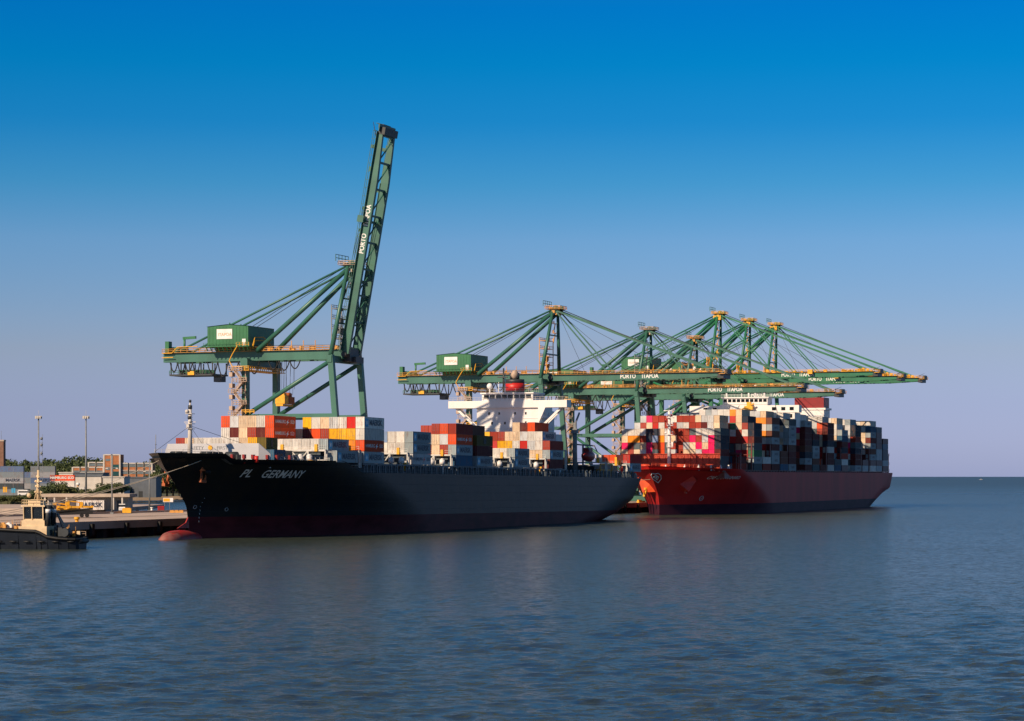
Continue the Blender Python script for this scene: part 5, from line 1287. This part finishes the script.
for i, (px, lb) in enumerate(((172,'small yellow wheel stop on the pier rear kerb, leftmost'),(176.5,'small yellow wheel stop on the pier rear kerb, middle'),(181,'small yellow wheel stop on the pier rear kerb, nearest the bow'))):
    r = thing('wheel_stop', px, 512.8, PZ, lb, 'wheel stop', 'yellow wheel stops on the pier'); b = MB(); b.box(-.7,.7,-.3,.3,.02,.65); b.box(-.5,.5,-.2,.2,.65,.8); b.build('block', M['ochre'], r)
pb = thing('mooring_post', 151.8, 512.0, PZ, 'short white post beside the lamp post near the black bow', 'post'); b = MB(); b.tube((0,0,0),(0,0,1.2),.35,n=10); b.tube((0,0,1.2),(0,0,1.5),.5,n=10); b.build('post', M['white'], pb)

# ------------------------------------------------------------------ the yard and buildings ashore
LZ = 2.6
def ashore(name, px, Y, label, cat, group=None, rz=0): return empty(name, at(px, 0, Y, LZ), rz, label, cat, group)
# tall stacks of grey containers
yc = cont_mesh(H40, 2.85, 'blank'); yd = door_mesh(1, 2.85)
stk = [(1.5, 1150, 6, 'left'), (20.5, 1175, 5, 'middle'), (31, 1150, 6, 'right')]
for si, (px, Y, n_, w_) in enumerate(stk):
    for t in range(n_):
        o = bpy.data.objects.new('shipping_container', yc); col.objects.link(o); o.location = at(px-(2 if si == 0 else 0), 0, Y, LZ+.1+t*2.88)
        cc = (C['lgrey'], C['mgrey'], C['slate'], C['lgrey'], C['mgrey'], C['lblue'])[(t+si) % 6]; o.color = (cc[0]*.62, cc[1]*.62, cc[2]*.66, 1)
        tag(o, f'grey container ashore at left edge, {w_} of three yard stacks, {ordn(t+1)} from bottom', 'shipping container', 'containers stacked in the yard ashore')
        if t == 3 and si != 1: put(text_mesh('MAERSK', 2.0, 0, .05), M['dblueletter'], o, 'lettering', Matrix.Translation((7.0,-1.26,1.55)) @ Matrix.Rotation(R(90),4,'X'))
for i, (px, Y, t, cc, mk) in enumerate(((50.5,1150,5,'orange','HAMBURG SÜD'),(50.5,1150,4,'white',None),(60.5,1148,3,'white','MAERSK'),(46,1160,5,'red',None),(46,1160,4,'white',None),(50,1150,3,'blue',None),(45.5,1158,3,'slate',None))):
    ln_ = H40 if px > 48 else H20*.4
    o = bpy.data.objects.new('shipping_container', cont_mesh(H40 if px > 48 else H20, 2.85, 'blank')); col.objects.link(o); o.location = at(px, 0, Y, LZ+.1+(t-1)*2.88-1.6)
    if px < 48: o.rotation_euler = (0,0,R(75))
    o.color = (*C[cc], 1)
    tag(o, ('orange container with white lettering on top of the yard stack before the forest','white container right under the orange one in the yard','white lettered container, third layer in the yard stack','red end of a container left of the orange one in the yard','white end of a container under the red one in the yard','blue container low in the yard stack, half behind shrubs','slate container low in the yard beside the blue one')[i], 'shipping container', 'containers stacked in the yard ashore')
    if mk: put(text_mesh(mk, 1.7, 0, .05), M['letter'] if cc == 'orange' else M['dblueletter'], o, 'lettering', Matrix.Translation((6.1,-1.26,1.45)) @ Matrix.Rotation(R(90),4,'X'))
for i,(px,Y) in enumerate(((50,1150),(60.5,1148),(46,1160))):   # ground layers of that stack
    for t in (0,):
        o = bpy.data.objects.new('shipping_container', yc); col.objects.link(o); o.location = at(px, 0, Y+.5, LZ+.1+t*2.88); o.color = (*C['slate'],1)
        tag(o, f'slate container at the foot of the yard stack, {("left","right","rear")[i]} pile, {ordn(t+1)} layer', 'shipping container', 'containers stacked in the yard ashore')
# brick office
of = ashore('office_building', 72, 1420, 'orange brick office building with white frames and a taller stair tower', 'building')
sc = 1420/2300
def ox(px): return (px-72)*sc
def oz(py): return 15+(476-py)*sc-LZ
b = MB(); b.box(ox(72),ox(104),0,14,0,oz(467)); b.box(ox(88),ox(104),.2,14,oz(467),oz(462.2)); b.box(ox(120),ox(152),0,14,oz(478),oz(463)); b.build('wall', M['brick'], of)
b = MB(); b.box(ox(104),ox(120.5),-1.5,12,0,oz(454.5)); b.build('stair_tower', M['brick'], of)
b = MB()
def fr(x0,x1,z0,z1,y=-.15,t=.45):
    b.box(x0-t,x0+t,y-.1,y+.1,z0,z1); b.box(x1-t,x1+t,y-.1,y+.1,z0,z1); b.box(x0+t,x1-t,y-.1,y+.1,z1-.5,z1+.2)
for i in range(4): x0 = ox(120.8+i*7.8); fr(x0, ox(128.4+i*7.8), oz(477.5), oz(463)); b.box(x0,ox(128.4+i*7.8),-.24,-.04,oz(470.6),oz(470)); b.box(x0,ox(128.4+i*7.8),-.24,-.04,oz(478),oz(477.3))
for i in range(4): fr(ox(72.5+i*7.8), ox(80+i*7.8), oz(474), oz(467)); 
for i in range(2): fr(ox(88.5+i*7.8), ox(96+i*7.8), oz(467), oz(462.2)); 
fr(ox(104.3),ox(120.2),0,oz(454.5),y=-1.66); fr(ox(112),ox(112.5),0,oz(454.5),y=-1.66)
b.box(ox(72),ox(104),-.3,-.1,oz(472.5),oz(472)); b.build('white_frame', M['wallwhite'], of)
for (x0,x1,y0,y1,yy) in [(121.8+i*7.8,127.6+i*7.8,467,464.2,-.08) for i in range(4)]+[(121.8+i*7.8,127.6+i*7.8,474,471.2,-.08) for i in range(4)]+[(73.5+i*7.8,79.2+i*7.8,473,470.5,-.08) for i in range(4)]+[(89.2+i*7.8,95.4+i*7.8,466,463.6,-.0) for i in range(2)]+[(106,110.5,461,458.8,-1.56),(106.2,110.2,470,467,-1.56),(106.2,110.2,476,474,-1.56)]:
    b = MB(); b.box(ox(x0),ox(x1),yy-.06,yy,oz(y0),oz(y1)); b.build('window', M['pane'], of)
for (y0,y1) in ((469,464.5),(476,471.5)):
    b = MB(); b.box(ox(113.2),ox(119.4),-1.62,-1.54,oz(y0),oz(y1)); b.build('green_panel', M['teal'], of)
for x in (122,136,150):
    b = MB(); b.box(ox(x)-.5,ox(x)+.5,.5,1.5,0,oz(478)); b.build('column', M['wallwhite'], of)
# other sheds
def shed(px0, px1, py0, py1, Y, lb, mt, roof=None, d=20):
    r = ashore('warehouse', px0, Y, lb, 'building'); k = Y/2300; zt_ = 15+(476-py0)*k-LZ
    b = MB(); b.box(0,(px1-px0)*k,0,d,0,zt_); b.build('wall', M[mt], r)
    b = MB(); b.box(-.4,(px1-px0)*k+.4,-.4,d+.4,zt_+.003,zt_+.6); b.build('roof', M[roof or mt], r)
    n_ = int((px1-px0)*k/4)
    for i in range(0, n_, 2): b = MB(); b.box(1+i*4,3.4+i*4,-.06,-.01,.1,3.6); b.build('door', M['wallgrey' if mt != 'wallgrey' else 'dsteel'], r)
    return r
shed(123,156,477.8,490,1330,'long slate grey warehouse below the brick office wing','wallgrey')
r = shed(73,101,476.5,484,1300,'white shed with a dark band roof left of the brick tower','wallwhite','wallgrey')
shed(59,73,473,478,1380,'small off-white shed behind the orange container','wallwhite')
shed(74,103,473.5,478,1340,'dark grey roofed hall in front of the brick office','wallgrey')
shed(103,124,477.5,489,1290,'white porch-like building at the foot of the brick tower','wallwhite')
# chimney
ch = ashore('brick_tower', -1.5, 1200, 'brown brick tower cut by the left edge of the view', 'tower'); b = MB(); b.box(-2.9,2.6,0,5,0,30.5); b.build('shaft', M['oldbrick'], ch); b = MB(); b.box(-3.1,2.8,-.2,5.2,30.5,31.3); b.build('cap', M['roofbeige'], ch); b = MB(); b.tube((1,2,31.3),(1,2,36),.08,n=5); b.build('aerial', M['steel'], ch)
# high light masts
for px, lb in ((38.5,'tall grey lattice light mast above the grey yard containers'),(86,'tall slim grey light mast left of the brick office')):
    r = ashore('light_mast', px, 1080, lb, 'light mast', 'high light masts in the yard'); h = 15+(476-417)*1080/2300-LZ
    b = MB(); b.tube((0,0,0),(0,0,h),.55,.3,n=12); b.build('pole', M['steel'], r)
    b = MB(); b.tube((0,0,h-.6),(0,0,h-.2),1.0,n=14)
    for i in range(8): t = i*math.pi/4; b.box(1.3*math.cos(t)-.3,1.3*math.cos(t)+.3,1.3*math.sin(t)-.3,1.3*math.sin(t)+.3,h-.8,h+.5)
    b.tube((0,0,h),(0,0,h+3),.06,n=4); b.build('lamp_ring', M['wallwhite'], r)
    if px < 50:
        b = MB()
        for z in range(6, int(h)-8, 2): b.box(.7,2.0,-.4,.4,z,z+.15); b.bar((1.9,0,z),(1.9,0,z+2),.12)
        for z in (27,30,23): b.ball((1.4,0,z),.7,n=8)
        b.build('antenna_ladder', M['steel'], r)
# flags, van, water tank
for px, cc, lb in ((5,'yellow','small bright yellow flag on a thin pole above the shrubs'),(13.3,'lblue','small light blue flag on a thin pole above the shrubs')):
    r = ashore('flag', px, 1015, lb, 'flag'); b = MB(); b.tube((0,0,0),(0,0,8.6 if cc=='yellow' else 16),.1,n=6); b.build('pole', M['steel'], r); b = MB(); b.box(-.9,.9,-.04,.04,5.2,7.6) if cc=='yellow' else b.box(-.8,.9,-.04,.04,5.0,7.0); b.build('cloth', M['yellow' if cc=='yellow' else 'lblue'], r)
vn = ashore('van', 24, 1012, 'white van parked behind the shrubs at left', 'van'); vn.location.z = 8.0-1.8; b = MB(); b.box(-2.6,2.6,-1,1,.5,2.3); b.box(-2.4,1.7,-.95,.95,2.3,2.7); b.build('body', M['white'], vn); b = MB(); b.box(-2.2,2.3,-1.03,-1.0,1.5,2.15); b.build('window', M['glass'], vn)
for x in (-1.7,1.7): b = MB(); b.tube((x,-1.02,.45),(x,-.7,.45),.45,n=10); b.build('wheel', M['black'], vn)
vb = MB(); vb.box(-90,12,-4,60,0,3.5)
vm = ashore('yard_terrace', 24, 1012, None, None); tag(vm, kind='structure'); vm.name = 'ground_terrace'; vb.build('terrace', M['land'], vm)
tk2 = ashore('water_tank', 78, 1180, 'small white round tank on a stand above the gatehouse roof', 'tank'); b = MB(); b.ball((0,0,8.2),.9,n=12,sx=1.1); b.build('tank', M['white'], tk2); b = MB(); b.tube((0,0,0),(0,0,7.4),.5,n=8); b.build('stand', M['ochre'], tk2)

# ------------------------------------------------------------------ trees
def leaf_cloud(m, c, rx, ry, rz_, n, sz, rg):
    for _ in range(n):
        while True:
            p = Vector((rg.uniform(-1,1), rg.uniform(-1,1), rg.uniform(-1,1)))
            if .25 < p.length < 1: break
        q = Vector((c[0]+p.x*rx, c[1]+p.y*ry, c[2]+p.z*rz_)); s_ = sz*rg.uniform(.6,1.4)
        a = Vector((rg.gauss(0,1), rg.gauss(0,1), rg.gauss(0,1))).normalized(); d = a.orthogonal().normalized(); e_ = a.cross(d)
        t = rg.uniform(0, 6.28); u = d*math.cos(t)+e_*math.sin(t); w_ = a.cross(u)
        m.quad([q-u*s_, q+w_*s_*.6, q+u*s_, q-w_*s_*.6])
def tree_proto(seed, h, r, mt, n=1600):
    rg = random.Random(seed); root = empty('tree', (0,0,0)); b = MB(); b.tube((0,0,0),(rg.uniform(-.4,.4),0,h*.6),.04*h,.02*h,n=8)
    m = MB(); kk = 9
    for i in range(kk):
        t = 6.28*i/kk; rr = r*rg.uniform(.3,.7); cz_ = h*rg.uniform(.5,.85); cx_, cy_ = rr*math.cos(t), rr*math.sin(t)
        b.tube((0,0,h*.35),(cx_,cy_,cz_),.014*h,.006*h,n=5); q_ = r*rg.uniform(.38,.6); leaf_cloud(m, (cx_,cy_,cz_), q_, q_, q_*.75, n//kk, r*.09, rg)
    b.build('trunk', M['bark'], root); m.build('crown', M[mt], root); return root
prot = [tree_proto(3, 10, 5, 'leaf'), tree_proto(4, 8, 5.2, 'leaf2'), tree_proto(5, 9, 4.2, 'leaf')]
spots = [(1,1000,.55,1),(8,1004,.5,0),(15,998,.6,1),(21,1002,.45,0),(29,1000,.65,2),(36,1003,.8,0),(43,1006,.75,1),(48,1060,.9,2),(56,1100,1.0,0),(65,1090,1.0,1),(72,1100,.8,2),(78,1110,.6,0),(84,1080,.75,1),(92,1090,.65,0),(99,1100,.7,2),(105,1150,.9,0),(111,1240,1.0,1),(117,1250,.9,0),(122,1255,.9,2),
         (126,1330,.9,1),(134,1385,1.0,0),(142,1400,1.1,2),(150,1405,1.35,0),(156,1400,1.6,1),(161,1408,1.7,0),(167,1412,1.75,2),(173,1425,1.55,0),(179,1432,1.4,1),(185,1440,1.3,0),(192,1440,1.3,2)]
for i, (px, Y, sc_, k_) in enumerate(spots):
    o = prot[k_] if sum(1 for q_ in spots[:i] if q_[3] == k_) == 0 else copy_tree(prot[k_])
    o.location = at(px, 0, Y, LZ); o.scale = (sc_, sc_, sc_*(.8 if Y < 1010 else 1)); o.rotation_euler = (0,0,i*1.3)
    where = 'in front of the yard containers' if px < 47 else ('between the yard and the gatehouse' if px < 105 else ('below the brick office' if px < 147 else 'on the bank before the black bow'))
    tag(o, f'{("dark green","olive","green")[k_]} tree {where}, {ordn(i+1)} from left', 'tree', 'bushy trees along the shore')
# the far wood
rg = random.Random(9); fw = MB(); bk = MB()
for i in range(330):
    px = rg.uniform(-60, 215); Y = rg.uniform(1620, 1900); base = 1.0
    X = (px-512)*Y/2300; top = 15+(476-(458.5 + 2.0*math.sin(px*.06)+ (2.5 if px > 120 else 0)+ (3 if px>165 else 0)))*Y/2300; h_ = top-LZ-rg.uniform(0, 5)
    leaf_cloud(fw, (X, Y, LZ+h_*.55), rg.uniform(5,8), rg.uniform(5,8), h_*.5, 230, 1.0, rg); bk.tube((X,Y,LZ),(X,Y,LZ+h_*.6),.4,.2,n=5)
fo = fw.build('forest', M['leaf']); tag(fo, 'dark green wood along the skyline behind the yard and brick office', 'forest', kind='stuff')
bo_ = bk.build('forest_trunks', M['bark'], fo)
# a small boat far out at sea
fbt = empty('small_boat', at(981, 0, 9300, 0), R(10), 'tiny white boat far out on the open sea near the right edge', 'boat')
b = MB(); b.quad([(-9,-2.2,2.2),(9,-.1,3),(8,-.1,-.2),(-9,-1.8,-.2)]); b.quad([(-9,2.2,2.2),(-9,1.8,-.2),(8,.1,-.2),(9,.1,3)]); b.quad([(-9,-2.2,2.2),(-9,2.2,2.2),(9,.1,3),(9,-.1,3)]); b.quad([(-9,-2.2,2.2),(-9,-1.8,-.2),(-9,1.8,-.2),(-9,2.2,2.2)]); b.build('hull', M['white'], fbt)
b = MB(); b.box(-4,3,-1.6,1.6,2.2,5.2); b.box(-2,2,-1.4,1.4,5.2,7); b.tube((0,0,7),(0,0,11),.15,n=6); b.build('cabin', M['steel'], fbt); fbt.scale = (.7,.7,.7)
print('OBJECTS', len(bpy.data.objects))
